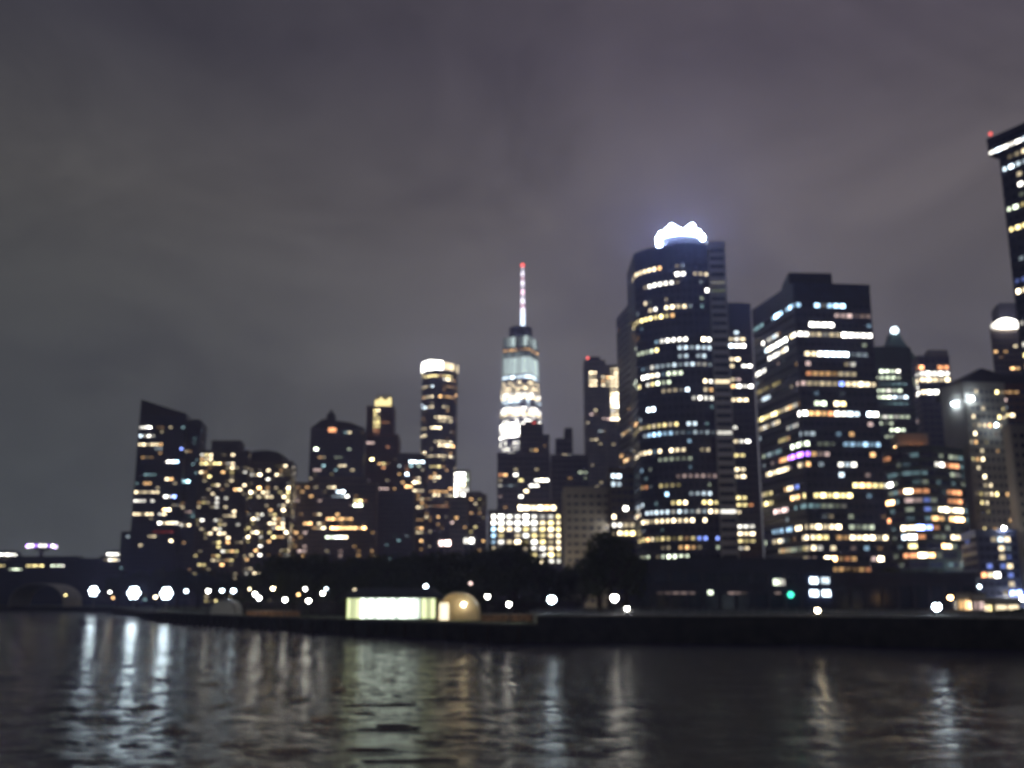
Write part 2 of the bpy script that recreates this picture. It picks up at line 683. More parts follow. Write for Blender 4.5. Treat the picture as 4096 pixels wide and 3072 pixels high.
sw = thing('seawall', 'low dark stone seawall along the park edge below the lit pavilion', 'seawall')
wall_along(low_shore, -3, GZ + 0.25, 1.0, M['wet_wall'], 'wall', sw)
wall_along(offset_line(low_shore, -0.12), GZ + 0.25, GZ + 0.5, 1.25, M['concrete'], 'coping', sw)
for i in range(2, 9):
    a, b = Vector(low_shore[i]), Vector(low_shore[i + 1])
    k = int((b - a).length / 6)
    for j in range(k):
        p = a + (b - a) * (j + 0.5) / k
        t = (b - a).normalized()
        MB().lathe([(0.22, -2.0), (0.2, GZ - 0.2), (0.12, GZ - 0.05)], 8, (p.x + t.y * 0.3, p.y - t.x * 0.3, 0)).build('fender_pile', M['bark'], sw)

TZ = 4.6
quay_line = SHORE[9:]
quay = thing('quay_wall', 'tall black quay wall with pale coping on the right shore', 'seawall')
wall_along(quay_line, -3, TZ - 0.3, 1.2, M['wet_wall'], 'wall', quay)
wall_along(offset_line(quay_line, -0.15), TZ - 0.3, TZ - 0.02, 0.9, M['coping'], 'coping', quay)
MB().prism([quay_line[0], (quay_line[0][0] + 1.0, quay_line[0][1]), (quay_line[0][0] + 1.0, 330), (quay_line[0][0], 330)], -3, TZ - 0.31).build('return_wall', M['wet_wall'], quay)
tp = [(quay_line[0][0] + 0.5, quay_line[0][1] + 0.9)] + offset_line(quay_line[1:-1], 0.9) + [(420.0, 140.0), (420.0, 332.0), (quay_line[0][0] + 0.5, 332.0)]
tb = MB()
tb.prism(tp, GZ - 0.5, TZ - 0.05)
q = tb.build('pavement', M['asphalt'])
q['kind'] = 'structure'
rail = thing('quay_railing', 'thin grey steel railing along the top of the quay wall', 'railing')
rl = offset_line(quay_line[:6], 0.5)
for i in range(len(rl) - 1):
    a, b = Vector(rl[i]), Vector(rl[i + 1])
    k = max(1, int((b - a).length / 2.2))
    for j in range(k):
        p = a + (b - a) * j / k
        MB().box(p.x - 0.04, p.x + 0.04, p.y - 0.04, p.y + 0.04, TZ - 0.05, TZ + 1.1).build('post', M['steel'], rail)
    for h in (0.35, 0.7, 1.08):
        MB().tube([(a.x, a.y, TZ + h), (b.x, b.y, TZ + h)], 0.04).build('rail', M['steel'], rail)

# the streets behind the park
road = MB().add([(-260, 372, GZ + 0.01), (420, 346, GZ + 0.01), (420, 358, GZ + 0.01), (-260, 388, GZ + 0.01)], [(0, 1, 2, 3)]).build('road', M['asphalt'])
road['kind'] = 'structure'

# ------------------------------------------------------------------ the towers
C1 = (0, 1500, 1.383)
C2 = (1000, 1350, 1.442)
C3 = (1800, 1000, 1.106)
C4 = (2400, 800, 1.037)
C5 = (2900, 1000, 1.186)
C6 = (3400, 1200, 1.22)
C7 = (3800, 450, 1.953)
C8 = (3480, 1700, 2.023)
C9 = (3480, 1180, 2.675)
Z0 = GZ - 0.6

# --- rounded glass tower with the blazing crown
top = at(2760, 985, 420)
H, cx, RR = top.z, top.x, 26.0
cy = 420 + RR
arc = []
for k in range(15):
    th = R(-62 + 80 * k / 14)
    arc.append((cx + RR * math.sin(th), cy - RR * math.cos(th)))
sl0 = arc[-1]
b = Building('rounded_glass_tower', 'tall dark glass tower with rounded front and blazing blue-white roof crown', 'skyscraper', (cx, cy))
poly = arc + [(sl0[0], cy + 16), (arc[0][0], cy + 16)]
b.block(poly, Z0, H, M['black_panel'], M['black_panel'], fh=3.72, bw=2.6, win_h=0.42, pier=0.6, skip_top=6.0)
lit4 = [(180, 210, 268, 'w', 4), (140, 245, 325, 'w', 3, 288), (305, 380, 295, 'n', 4), (395, 455, 297, 'w', 2),
        (185, 290, 362, 'n', 3, 335), (440, 446, 360, 'n', 4), (195, 365, 442, 'w', 3, 425), (140, 300, 520, 'y', 3, 468),
        (150, 240, 628, 'g', 3, 605), (260, 360, 600, 'n', 3, 588), (420, 485, 585, 'n', 4), (180, 250, 648, 'w', 2, 632),
        (320, 465, 630, 'c', 2, 624), (170, 440, 690, 'c', 2, 658), (180, 290, 722, 'n', 4, 698), (340, 440, 695, 'n', 1),
        (150, 330, 768, 'g', 3, 728), (420, 545, 755, 'w', 3), (265, 330, 800, 'w', 1), (335, 370, 795, 'n', 4), (428, 460, 795, 'w', 3),
        (385, 410, 822, 'n', 3), (440, 460, 820, 'n', 3), (200, 216, 872, 'c', 4), (150, 330, 962, 'y', 2, 932), (355, 435, 928, 'c', 3),
        (200, 305, 975, 'B', 3, 965), (320, 500, 968, 'c', 1), (150, 350, 1058, 'w', 3, 1030), (320, 345, 1030, 'y', 4), (430, 460, 1030, 'w', 1),
        (250, 370, 1070, 'g', 1), (330, 470, 1132, 'k', 1), (260, 320, 1170, 'y', 1), (280, 286, 1208, 'B', 4), (375, 455, 1200, 'c', 2),
        (310, 370, 1240, 'y', 3), (438, 482, 1240, 'y', 3), (155, 330, 1282, 'c', 2), (210, 228, 1280, 'c', 4), (340, 450, 1275, 'c', 1),
        (155, 480, 1322, 'w', 3, 1308), (255, 330, 1316, 'a', 3, 1310), (260, 268, 1346, 'g', 1), (345, 352, 1346, 'n', 1), (170, 230, 1422, 'y', 3), (240, 400, 1417, 'y', 2), (410, 485, 1415, 'b', 3),
        (270, 300, 1452, 'w', 2), (340, 390, 1450, 'a', 2), (175, 210, 1490, 'g', 2), (265, 360, 1488, 'g', 3), (395, 440, 1525, 'g', 1),
        (140, 160, 575, 'a', 1), (150, 180, 940, 'a', 3), (180, 190, 1205, 'a', 1), (250, 258, 575, 'r', 1), (465, 470, 1130, 'r', 2)]
b.lit(lit4, C4)
b.scatter(0.10, 'ctgwBc', (0, 0, 0, 1), cluster=1.0)
# the flat slab against its right flank
s1 = at(2897, 978, 421.5)
HS = s1.z
slab = [(sl0[0] + 0.15, 421.2), (s1.x, 421.2), (s1.x, cy + 12), (sl0[0] + 0.15, cy + 12)]
b.block(slab, Z0, HS, M['pale'], M['pale'], fh=3.72, bw=6.4, win_h=0.42, pier=0.5, single_bands=True, faces=[0, 1], part='side_slab')
b.lit([(490, 545, 755, 'w', 2), (440, 480, 360, 'g', 0), (488, 500, 962, 'c', 3), (490, 550, 1308, 'w', 2)], C4)
# roof drum and its crown of lights
drum = []
dl, dr = at(2646, 945, 424).x, at(2822, 945, 424).x
dz = at(2740, 945, 424).z
dc = (dl + dr) / 2
dR = (dr - dl) / 2
for k in range(24):
    a = 2 * math.pi * k / 24
    drum.append((dc + dR * math.cos(a), 424 + dR * 0.8 + dR * 0.8 * math.sin(a)))
b.solid('roof_drum', M['slate'], MB().prism(drum, H - 0.5, dz))
rim = MB()
crown_z = at(2740, 930, 424).z
pts = []
for k in range(17):
    a = math.pi + math.pi * k / 16
    pts.append((dc + (dR + 0.25) * math.cos(a), 424 + dR * 0.8 + (dR * 0.8 + 0.25) * math.sin(a), crown_z + 0.0))
lampC = principled('crown lamp', (0.8, 0.8, 0.8), 0.4, emit=(0.55, 0.72, 1.0), estr=85.0)
crown = b.solid('light_crown', lampC, MB().tube(pts, 1.0, 8))
b.solid('light_crown', lampC, MB().tube([(dl - 0.3, 424 + dR * 0.8, crown_z), (dl - 0.6, 424 + dR * 0.55, (crown_z + H) / 2 + 0.6), (dl + 0.3, 424 + dR * 0.3, H + 0.9)], 0.9, 8))
for k in range(11):
    q = pts[2 + k]
    b.solid('floodlight_head', lampC, MB().ball((q[0], q[1], q[2] + (1.2, 0.7, 1.5, 0.9, 0.5)[k % 5]), (1.0, 0.7, 1.1, 0.8, 0.6)[k % 5], 8, 5))
for u, v in ((2687, 908), (2695, 914), (2769, 906), (2760, 914)):
    p = at(u, v, 424)
    b.solid('floodlight_cluster', lampC, MB().ball((p.x, p.y + 0.6, p.z), 1.5, 10, 6))
    b.solid('floodlight_mast', M['steel'], MB().tube([(p.x, p.y + 3.0, dz - 0.3), (p.x, p.y + 0.9, p.z)], 0.25))

# --- broad black office tower with a penthouse, seen on its corner
cpt = at(3174, 1143, 360)
H = cpt.z
pl = onz(3010, 1253, H)
pr = onz(3477, 1152, H)
pc = (cpt.x, cpt.y)
pb = (pl[0] + pr[0] - pc[0], pl[1] + pr[1] - pc[1])
b = Building('black_office_tower', 'broad black office tower seen on its corner with flat penthouse roof', 'skyscraper', mid2([pl, pc, pr, pb]))
b.block([pl, pc, pr, pb], Z0, H, M['black_panel'], M['black_panel'], fh=3.75, bw=2.5, win_h=0.42, pier=0.55, skip_top=4.5)
ph0, ph1 = at(3149, 1097, 366), at(3322, 1097, 366)
b.solid('penthouse', M['roof'], MB().prism([(ph0.x, 364), (ph1.x, 364.8), (ph1.x + 2, 382), (ph0.x + 2, 382)], H - 0.4, ph0.z))
b.solid('vent_stack', M['dark_steel'], MB().box(ph1.x + 6, ph1.x + 9, 372, 375, H - 0.2, H + 2.6))
lit5 = [(380, 600, 206, 'y', 1), (388, 402, 205, 'w', 3), (340, 350, 200, 'w', 1), (215, 260, 240, 'y', 0, 215),
        (505, 518, 250, 'B', 3), (545, 556, 252, 'B', 3), (460, 470, 245, 'c', 2), (285, 295, 250, 'B', 3), (315, 327, 240, 'B', 3),
        (438, 485, 275, 'B', 3), (350, 362, 270, 'B', 3), (300, 330, 285, 'B', 3, 268), (225, 265, 332, 'B', 4, 310), (140, 180, 395, 't', 1, 375),
        (530, 600, 330, 'k', 2), (600, 685, 332, 'k', 0), (410, 455, 360, 'n', 4), (465, 510, 362, 'n', 4), (325, 385, 395, 'n', 4),
        (190, 290, 462, 'n', 4, 402), (210, 245, 412, 'n', 3, 396), (390, 535, 408, 'w', 1), (540, 690, 412, 'n', 4),
        (385, 450, 482, 'n', 4), (455, 585, 486, 'c', 4), (585, 680, 490, 'c', 0), (215, 285, 525, 'n', 3, 490), (140, 190, 592, 'n', 3, 562),
        (395, 410, 520, 'k', 1), (500, 612, 566, 'w', 1), (390, 625, 602, 'a', 1), (345, 375, 640, 'k', 2), (390, 520, 640, 'w', 1),
        (490, 520, 648, 'c', 2), (530, 545, 645, 'b', 3), (560, 575, 650, 'w', 2), (615, 710, 648, 'w', 3), (135, 250, 700, 'y', 1, 635),
        (180, 200, 722, 'c', 2, 715), (430, 440, 688, 'c', 1), (418, 470, 722, 'g', 3), (535, 555, 722, 'y', 3), (265, 335, 745, 'w', 2, 718),
        (300, 395, 760, 'n', 4, 752), (400, 500, 760, 'a', 2), (510, 640, 762, 'n', 3), (570, 640, 764, 'n', 4), (655, 715, 766, 'n', 4),
        (130, 300, 815, 'y', 3, 755), (130, 255, 855, 'w', 2, 795), (300, 412, 850, 'c', 1), (580, 622, 885, 'a', 1), (270, 300, 905, 'y', 1, 890),
        (325, 395, 922, 'g', 3), (450, 520, 925, 'g', 0), (570, 725, 932, 'B', 2), (605, 640, 930, 'c', 4), (190, 255, 965, 't', 1, 945),
        (305, 345, 968, 'p', 4), (350, 418, 960, 'p', 4), (365, 375, 955, 'k', 4), (425, 442, 965, 'a', 3), (685, 700, 970, 'a', 2), (265, 300, 985, 'a', 2, 970), (460, 480, 968, 'k', 1),
        (190, 205, 982, 'n', 2), (355, 412, 1006, 'w', 2), (540, 650, 1012, 'n', 3), (570, 625, 1013, 'n', 4), (200, 300, 1052, 'w', 3, 1015), (150, 165, 1030, 'o', 3),
        (540, 562, 1090, 'c', 2), (375, 740, 1140, 'y', 3), (290, 315, 1145, 'w', 3), (440, 590, 1187, 'y', 4), (328, 342, 1187, 'a', 3), (340, 350, 1140, 'b', 2),
        (140, 215, 1180, 'y', 2, 1172), (145, 225, 1222, 'y', 3, 1215), (240, 290, 1240, 'k', 3), (335, 440, 1225, 't', 1), (375, 405, 1222, 'c', 2), (450, 560, 1228, 'g', 0), (560, 580, 1225, 'w', 2),
        (330, 520, 1313, 'w', 3), (400, 440, 1313, 'B', 2), (495, 540, 1310, 'w', 4), (600, 660, 1318, 'g', 1), (688, 708, 1318, 'g', 2), (228, 312, 1325, 'B', 2, 1318),
        (385, 412, 1358, 'w', 3), (432, 470, 1358, 'y', 3), (535, 580, 1355, 'a', 1), (600, 755, 1360, 'w', 3), (230, 270, 1368, 'w', 3), (160, 190, 1385, 'g', 2),
        (260, 300, 1405, 'w', 1), (315, 370, 1405, 'g', 1), (375, 462, 1405, 'w', 3), (500, 520, 1405, 'w', 2), (350, 370, 1440, 'w', 3), (485, 525, 1444, 'w', 4), (530, 620, 1445, 'a', 1),
        (180, 215, 1462, 'y', 1), (520, 555, 1490, 'w', 3), (565, 735, 1490, 'w', 4), (530, 700, 1528, 'a', 1), (710, 730, 1445, 'k', 1)]
b.lit(lit5, C5)
b.scatter(0.08, 'cwgakB', (0, 0, 0, 1), cluster=1.0)

# --- dark tower squeezed between the two
poly, H = rect(2880, 3000, 1223, 520, 30)
b = Building('narrow_dark_tower', 'narrow dark tower with white and yellow windows in the gap between two larger towers', 'skyscraper', mid2(poly))
b.block(poly, Z0, H, M['black_panel'], M['black_panel'], fh=3.7, bw=3.0, skip_top=12)
b.lit([(15, 95, 415, 'w', 2), (10, 95, 455, 'n', 4), (30, 75, 522, 'w', 3), (10, 45, 555, 'w', 3), (75, 125, 555, 'n', 4), (10, 30, 610, 'w', 3), (60, 70, 615, 'k', 1),
       (10, 40, 652, 'w', 3), (50, 125, 652, 'n', 4), (30, 110, 720, 'w', 3), (35, 55, 826, 'n', 3), (30, 55, 920, 'w', 2), (80, 130, 920, 'n', 3), (30, 80, 965, 'y', 3),
       (30, 80, 1030, 'w', 3), (30, 80, 1065, 'w', 3), (35, 100, 1170, 'y', 3), (35, 100, 1205, 'y', 2), (35, 100, 1240, 'w', 3), (50, 145, 1312, 'n', 3),
       (45, 140, 1355, 'w', 3), (55, 130, 1385, 'y', 2), (55, 120, 1420, 'w', 2), (100, 130, 1205, 'o', 2), (50, 60, 380, 'c', 2)], C5)
b.roof_plant(poly, H, 3)

# --- black slab just left of the rounded tower
Hc = at(2526, 1213, 520)
H = Hc.z
pa = onz(2467, 1284, H)
pbk = (Hc.x + 26, 522)
poly = [pa, (Hc.x, 520), pbk, (pa[0] + 26, pa[1] + 4)]
b = Building('black_slab_tower', 'plain black slab tower half hidden at the edge of the rounded tower', 'skyscraper', mid2(poly))
b.block(poly, Z0, H, M['black_panel'], M['black_panel'], fh=3.8, bw=3.2)
b.scatter(0.06, 'wac', (1, 1, 2))
b.lit([(0, 30, 780, 'n', 1), (98, 130, 960, 'w', 2), (85, 120, 1070, 'a', 3)], C4)

# --- tower with columns of white windows and a red beacon
poly, H = rect(2338, 2420, 1445, 900, 30)
b = Building('column_lit_tower', 'grey tower with upright columns of white windows and a red beacon on top', 'skyscraper', mid2(poly))
b.block(poly, Z0, H, M['stone'], M['stone'], fh=3.9, bw=4.0, win_h=0.42, pier=1.0)
poly2, H2 = rect(2421, 2490, 1464, 903, 28)
b.block(poly2, Z0, H2, M['stone'], M['stone'], fh=3.9, bw=4.0, win_h=0.42, pier=1.0)
b.lit([(625, 645, y, 'w', 3) for y in range(540, 612, 16)] + [(675, 695, y, 'w', 3) for y in range(560, 608, 16)] +
      [(712, 742, y, 'w', 3 if y < 620 else 4) for y in range(536, 745, 16)] + [(632, 645, 703, 'w', 2), (675, 700, 742, 'k', 2), (630, 645, 830, 'w', 2), (660, 690, 800, 'n', 1)], C3)
b.scatter(0.10, 'wwka', (1, 1, 2), box=(2338, 1600, 2500, 2300))
b.roof_plant(poly, H, 6, 0.45)
pbn = at(2351, 1434, 902)
b.solid('beacon_mast', M['dark_steel'], MB().tube([(pbn.x, pbn.y, H), (pbn.x, pbn.y, pbn.z)], 0.3))
b.solid('beacon', lamp_material('r', 5), MB().ball((pbn.x, pbn.y, pbn.z + 0.5), 1.0, 8, 5))

# --- far tapering tower with a lit mast
WY = 1570.0
wc = at(2088, 1342, WY)
WH = wc.z
bx = at(2084, 1760, WY).x
b = Building('tapering_spire_tower', 'tall pale tapering glass tower topped by a white lit spire with red tip', 'skyscraper', (wc.x, WY + 30))
half = 31.0
rot0 = R(22)
wbase = (wc.x - 2, WY + 32)
Bs = [(wbase[0] + half * 1.414 * math.cos(R(-135) + rot0 + k * math.pi / 2), wbase[1] + half * 1.414 * math.sin(R(-135) + rot0 + k * math.pi / 2)) for k in range(4)]
Ts = [(wbase[0] + half * 1.0 * math.cos(R(-90) + rot0 + k * math.pi / 2), wbase[1] + half * 1.0 * math.sin(R(-90) + rot0 + k * math.pi / 2)) for k in range(4)]
WB = 60.0


def octo(z, grow=0.0):
    t = min(1.0, max(0.0, (z - WB) / (WH - WB)))
    t = min(t, 0.999)
    out = []
    for k in range(4):
        for q in (Bs[k], Bs[(k + 1) % 4]):
            x, y = q[0] + (Ts[k][0] - q[0]) * t, q[1] + (Ts[k][1] - q[1]) * t
            dx, dy = x - wbase[0], y - wbase[1]
            L = math.hypot(dx, dy)
            out.append((x + dx / L * grow, y + dy / L * grow))
    return out


core = MB()
core.prism(Bs, Z0, WB)
core.loft([[(p[0], p[1], z) for p in octo(z)] for z in (WB + 0.01, WB + 0.3 * (WH - WB), WB + 0.6 * (WH - WB), WH)])
b.solid('glass_shaft', M['dark_glass'], core)


def band_panels(v0, v1, hue, lev, pieces, prob=1.0, ulim=None, name='window'):
    """lit storeys of the tapering tower: one panel per bay, standing on its slanting faces"""
    z1, z0 = at(2088, v0, WY + 10).z, at(2088, v1, WY + 10).z
    o0, o1 = octo(z0, 0.25), octo(z1, 0.25)
    i0, i1 = octo(z0, -0.2), octo(z1, -0.2)
    for i in range(8):
        j = (i + 1) % 8
        d = Vector((o0[j][0] - o0[i][0], o0[j][1] - o0[i][1]))
        m = Vector(((o0[i][0] + o0[j][0]) / 2, (o0[i][1] + o0[j][1]) / 2))
        if d.length < 3 or Vector((d.y, -d.x)).dot(-m) <= 0:
            continue
        n = max(1, round(d.length / pieces))
        for k in range(n):
            if random.random() > prob:
                continue
            a, c = (k + 0.06) / n, (k + 0.94) / n
            L = lambda P, t: (P[i][0] + (P[j][0] - P[i][0]) * t, P[i][1] + (P[j][1] - P[i][1]) * t)
            vs = [(*L(o0, a), z0), (*L(o0, c), z0), (*L(i0, c), z0), (*L(i0, a), z0), (*L(o1, a), z1), (*L(o1, c), z1), (*L(i1, c), z1), (*L(i1, a), z1)]
            u = proj(vs[0])[0]
            if ulim and not (ulim[0] <= u <= ulim[1]):
                continue
            lv = lev if random.random() < 0.75 else max(0, lev - 1)
            b.solid(name, window_material(hue, lv), MB().add(vs, [(3, 2, 1, 0), (4, 5, 6, 7), (0, 1, 5, 4), (1, 2, 6, 5), (2, 3, 7, 6), (3, 0, 4, 7)]))


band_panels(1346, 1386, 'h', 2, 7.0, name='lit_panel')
band_panels(1396, 1403, 'a', 2, 6.0)
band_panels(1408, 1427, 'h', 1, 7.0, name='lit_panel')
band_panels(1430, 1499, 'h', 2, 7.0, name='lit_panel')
band_panels(1505, 1515, 'c', 3, 6.0)
for v, hue, lev, pr in ((1528, 'w', 3, .7), (1540, 'w', 2, .8), (1552, 'w', 3, .8), (1564, 'w', 2, .9), (1576, 'n', 3, .95), (1588, 'w', 4, .9), (1602, 'c', 3, .75),
                        (1616, 'c', 2, .4), (1632, 'n', 3, .9), (1643, 'n', 4, .95), (1655, 'w', 3, .9), (1667, 'n', 2, .7)):
    band_panels(v, v + 8, hue, lev, 6.0, pr)
for v, pr in ((1683, .7), (1695, .9), (1706, .95), (1718, .95), (1730, .95), (1742, .8), (1758, .4), (1770, .5), (1783, .8), (1795, .5), (1812, .4)):
    band_panels(v, v + 8, 'n', 4 if v < 1750 else 3, 6.0, pr)
# crown ring and lit mast
cp = [(wbase[0] + 19 * math.cos(a * math.pi / 10), wbase[1] + 19 * math.sin(a * math.pi / 10)) for a in range(20)]
b.solid('roof_ring', M['slate'], MB().prism(cp, WH - 0.5, at(2088, 1314, WY + 32).z))
ms = at(2091, 1306, WY + 32)
mt = at(2092, 1068, WY + 32)
N = 13
for k in range(N):
    z0 = ms.z + (mt.z - ms.z) * k / N
    z1 = ms.z + (mt.z - ms.z) * (k + 0.86) / N
    r = 3.8 - 2.2 * k / N
    seg = 'c' if k < 3 else ('k' if k % 3 == 1 else 'n')
    b.solid('mast_section', principled('mast light %s %d' % (seg, k < 3 or k % 2), (0.5, 0.5, 0.5), 0.4, emit={'c': (0.72, 0.84, 1.0), 'k': (1.0, 0.62, 0.78), 'n': (0.92, 0.86, 1.0)}[seg],
            estr=4.0 if (k < 3 or k % 2) else 1.6, sample=False), MB().lathe([(r, 0), (r * 0.96, z1 - z0)], 10, (ms.x, WY + 32, z0)))
    b.solid('mast_collar', M['steel'], MB().lathe([(r * 0.75, -0.4), (r * 0.75, (mt.z - ms.z) / N * 0.2)], 10, (ms.x, WY + 32, z1)))
b.solid('beacon', lamp_material('r', 4), MB().ball((ms.x, WY + 32, mt.z + 3), 3.2, 10, 6))

# --- dark building standing before the spire tower
poly, H = rect(1990, 2198, 1818, 700, 40)
b = Building('dark_setback_block', 'dark setback block below the spire tower with a few white windows and red beacon', 'building', mid2(poly))
b.block(poly, Z0, H, M['slate'], M['slate'], fh=3.8, bw=3.6)
poly2, H2 = rect(2080, 2171, 1700, 708, 26)
b.block(poly2, H - 0.4, H2, M['slate'], M['brown'], fh=3.8, bw=3.6)
b.lit([(215, 260, 990, 'a', 3), (283, 297, 992, 'n', 4), (305, 317, 1022, 'y', 3), (380, 432, 1015, 'n', 4), (448, 460, 972, 'k', 3), (350, 380, 1045, 'n', 3),
       (322, 340, 1060, 'w', 3), (312, 330, 1082, 'g', 3), (205, 215, 1052, 'n', 2), (220, 290, 1050, 'c', 0), (465, 475, 1055, 'w', 2), (370, 385, 880, 'a', 2), (350, 360, 885, 'w', 1),
       (330, 340, 905, 'a', 1), (410, 420, 830, 'a', 1), (300, 305, 965, 'w', 1)], C3)
b.scatter(0.06, 'wak', (1, 1))
pbn = at(2136, 1694, 709)
b.solid('beacon_mast', M['dark_steel'], MB().tube([(pbn.x, 712, H2), (pbn.x, 712, pbn.z)], 0.3))
b.solid('beacon', lamp_material('r', 4), MB().ball((pbn.x, 712, pbn.z + 0.5), 0.9, 8, 5))
poly3, H3 = rect(2172, 2196, 1745, 712, 20)
b.block(poly3, H - 0.4, H3, M['slate'], M['slate'], fh=3.8, bw=2.2)
b.lit([(412, 425, 830, 'a', 2), (412, 425, 858, 'a', 2)], C3)
b.roof_plant(poly2, H2, 4, 0.4)

poly, H = rect(2205, 2352, 1826, 660, 40)
b = Building('stub_tower_block', 'small dark block with a stubby rooftop tower right of the spire tower', 'building', mid2(poly))
b.block(poly, Z0, H, M['slate'], M['slate'], fh=3.8, bw=3.6)
poly2, H2 = rect(2225, 2290, 1760, 668, 20)
b.block(poly2, H - 0.4, H2, M['slate'], M['slate'], fh=3.8, bw=3.2)
poly3, H3 = rect(2258, 2289, 1712, 672, 12)
b.solid('rooftop_tower', M['roof'], MB().prism(poly3, H2 - 0.4, H3))
b.lit([(500, 525, 915, 'w', 3), (490, 500, 905, 'a', 2), (570, 605, 990, 'g', 1), (585, 605, 1020, 'g', 1)], C3)
b.scatter(0.05, 'wak', (1, 1))

# --- the block with a bright grid of windows
poly, H = rect(1955, 2252, 2048, 600, 40)
b = Building('bright_grid_block', 'low block with a bright regular grid of square windows behind the trees', 'building', mid2(poly))
b.block(poly, Z0, H, M['slate'], M['brown'], fh=3.75, bw=5.0, win_h=0.55, pier=1.9)
poly2, H2 = rect(2068, 2228, 2010, 606, 26)
b.block(poly2, H - 0.4, H2, M['slate'], M['brown'], fh=4.6, bw=4.0, win_h=0.6)
b.lit([(300, 480, 1140, 'w', 4)], C3, keep=1.0)
for c in b.cells:
    if c[8]:
        continue
    x = (c[4] - 1800) * 1.106
    y = (c[5] - 1000) * 1.106
    if c[5] > 2262 or (c[5] > 2200 and c[4] < 2120):
        continue
    if y < 1178:
        b.window(c, random.choice('wnok'), 2)
    elif y < 1210 and x < 400:
        b.window(c, 'n', 4)
    elif x < 215 and random.random() < .6:
        b.window(c, 'B', 3)
    elif random.random() < 0.95:
        b.window(c, random.choice('wwwnny'), random.choice((2, 3, 3, 3, 4)))

# --- street-lit brown blocks
poly, H = rect(2258, 2440, 1958, 470, 40)
b = Building('brown_stone_block', 'plain brown stone block in street glow left of the rounded tower', 'building', mid2(poly))
b.block(poly, Z0, H, M['beige'], M['beige'], fh=3.7, bw=3.4, win_h=0.32, pier=1.3)
b.scatter(0.03, 'wk', (1, 2))
poly, H = rect(2438, 2560, 1880, 455, 30)
b = Building('dim_corner_block', 'dim corner block with paired white windows at the foot of the rounded tower', 'building', mid2(poly))
b.block(poly, Z0, H, M['brown'], M['brown'], fh=3.7, bw=3.0, win_h=0.5)
b.lit([(720, 755, 1000, 'c', 3), (720, 755, 1025, 'c', 2), (738, 780, 1142, 'w', 4), (718, 738, 1185, 'w', 4), (672, 700, 1230, 'n', 4), (718, 758, 1232, 'n', 4),
       (760, 800, 1205, 'w', 2), (775, 805, 1235, 'w', 3), (760, 812, 1265, 'y', 3), (620, 640, 1070, 'n', 1)], C3)
b.scatter(0.06, 'wan', (1, 1, 2))

# --- left group
poly, H = rect(560, 745, 1662, 800, 36)
b = Building('wedge_roof_tower', 'dark apartment tower with a steeply sloping wedge roof at the left', 'skyscraper', mid2(poly))
b.block(poly, Z0, H, M['black_panel'], M['black_panel'], fh=3.5, bw=3.3, parapet=0)
zl = at(563, 1598, 800).z
zr = at(745, 1655, 800).z
b.solid('wedge_roof', M['roof'], MB().prism(poly, H - 0.4, H, [zl, zr, zr, zl]))
poly2, H2 = rect(746, 806, 1690, 806, 30)
b.block(poly2, Z0, H2, M['slate'], M['slate'], fh=3.5, bw=3.3)
b.roof_plant(poly2, H2, 3.5, 0.4)
poly3, H3 = rect(486, 558, 2132, 803, 30)
b.block(poly3, Z0, H3, M['slate'], M['slate'], fh=3.5, bw=3.3)
b.lit([(758, 842, 282, 'n', 4), (862, 910, 282, 'a', 1), (765, 862, 332, 'n', 3), (758, 905, 380, 'w', 3), (870, 900, 400, 'c', 1), (780, 832, 445, 'a', 1), (800, 850, 560, 't', 1),
       (800, 825, 605, 'a', 2), (740, 882, 648, 'w', 3), (725, 850, 696, 'n', 3), (735, 846, 765, 'w', 3), (865, 880, 625, 'w', 2), (990, 1000, 397, 'b', 4),
       (930, 958, 490, 'n', 4), (965, 990, 490, 'c', 4), (930, 955, 580, 'w', 4), (1015, 1035, 585, 't', 4), (918, 945, 672, 'n', 4), (960, 980, 676, 'b', 4),
       (905, 950, 738, 'w', 4), (960, 1012, 728, 'w', 2), (1025, 1045, 750, 'k', 2), (875, 905, 766, 'w', 3), (865, 890, 810, 'c', 4), (900, 1045, 828, 'w', 3),
       (840, 960, 866, 'r', 0), (930, 958, 912, 'w', 4), (768, 785, 935, 'a', 2), (835, 850, 890, 'w', 2), (705, 715, 885, 'n', 1)], C1)
b.scatter(0.04, 'wat', (1, 1))


def slab_block(name, label, u0, u1, v, Y, depth, p, hues='wwwyna', cl=0.8, mat='brown', levs=(0, 1, 1, 2, 2, 3, 3), fh=3.4, bw=3.4, cat='building'):
    poly, H = rect(u0, u1, v, Y, depth)
    b = Building(name, label, cat, mid2(poly))
    b.block(poly, Z0, H, M[mat], M[mat], fh=fh, bw=bw)
    b.scatter(p, hues, levs, cluster=cl)
    b.roof_plant(poly, H, 3.5, 0.4)
    return b, poly, H


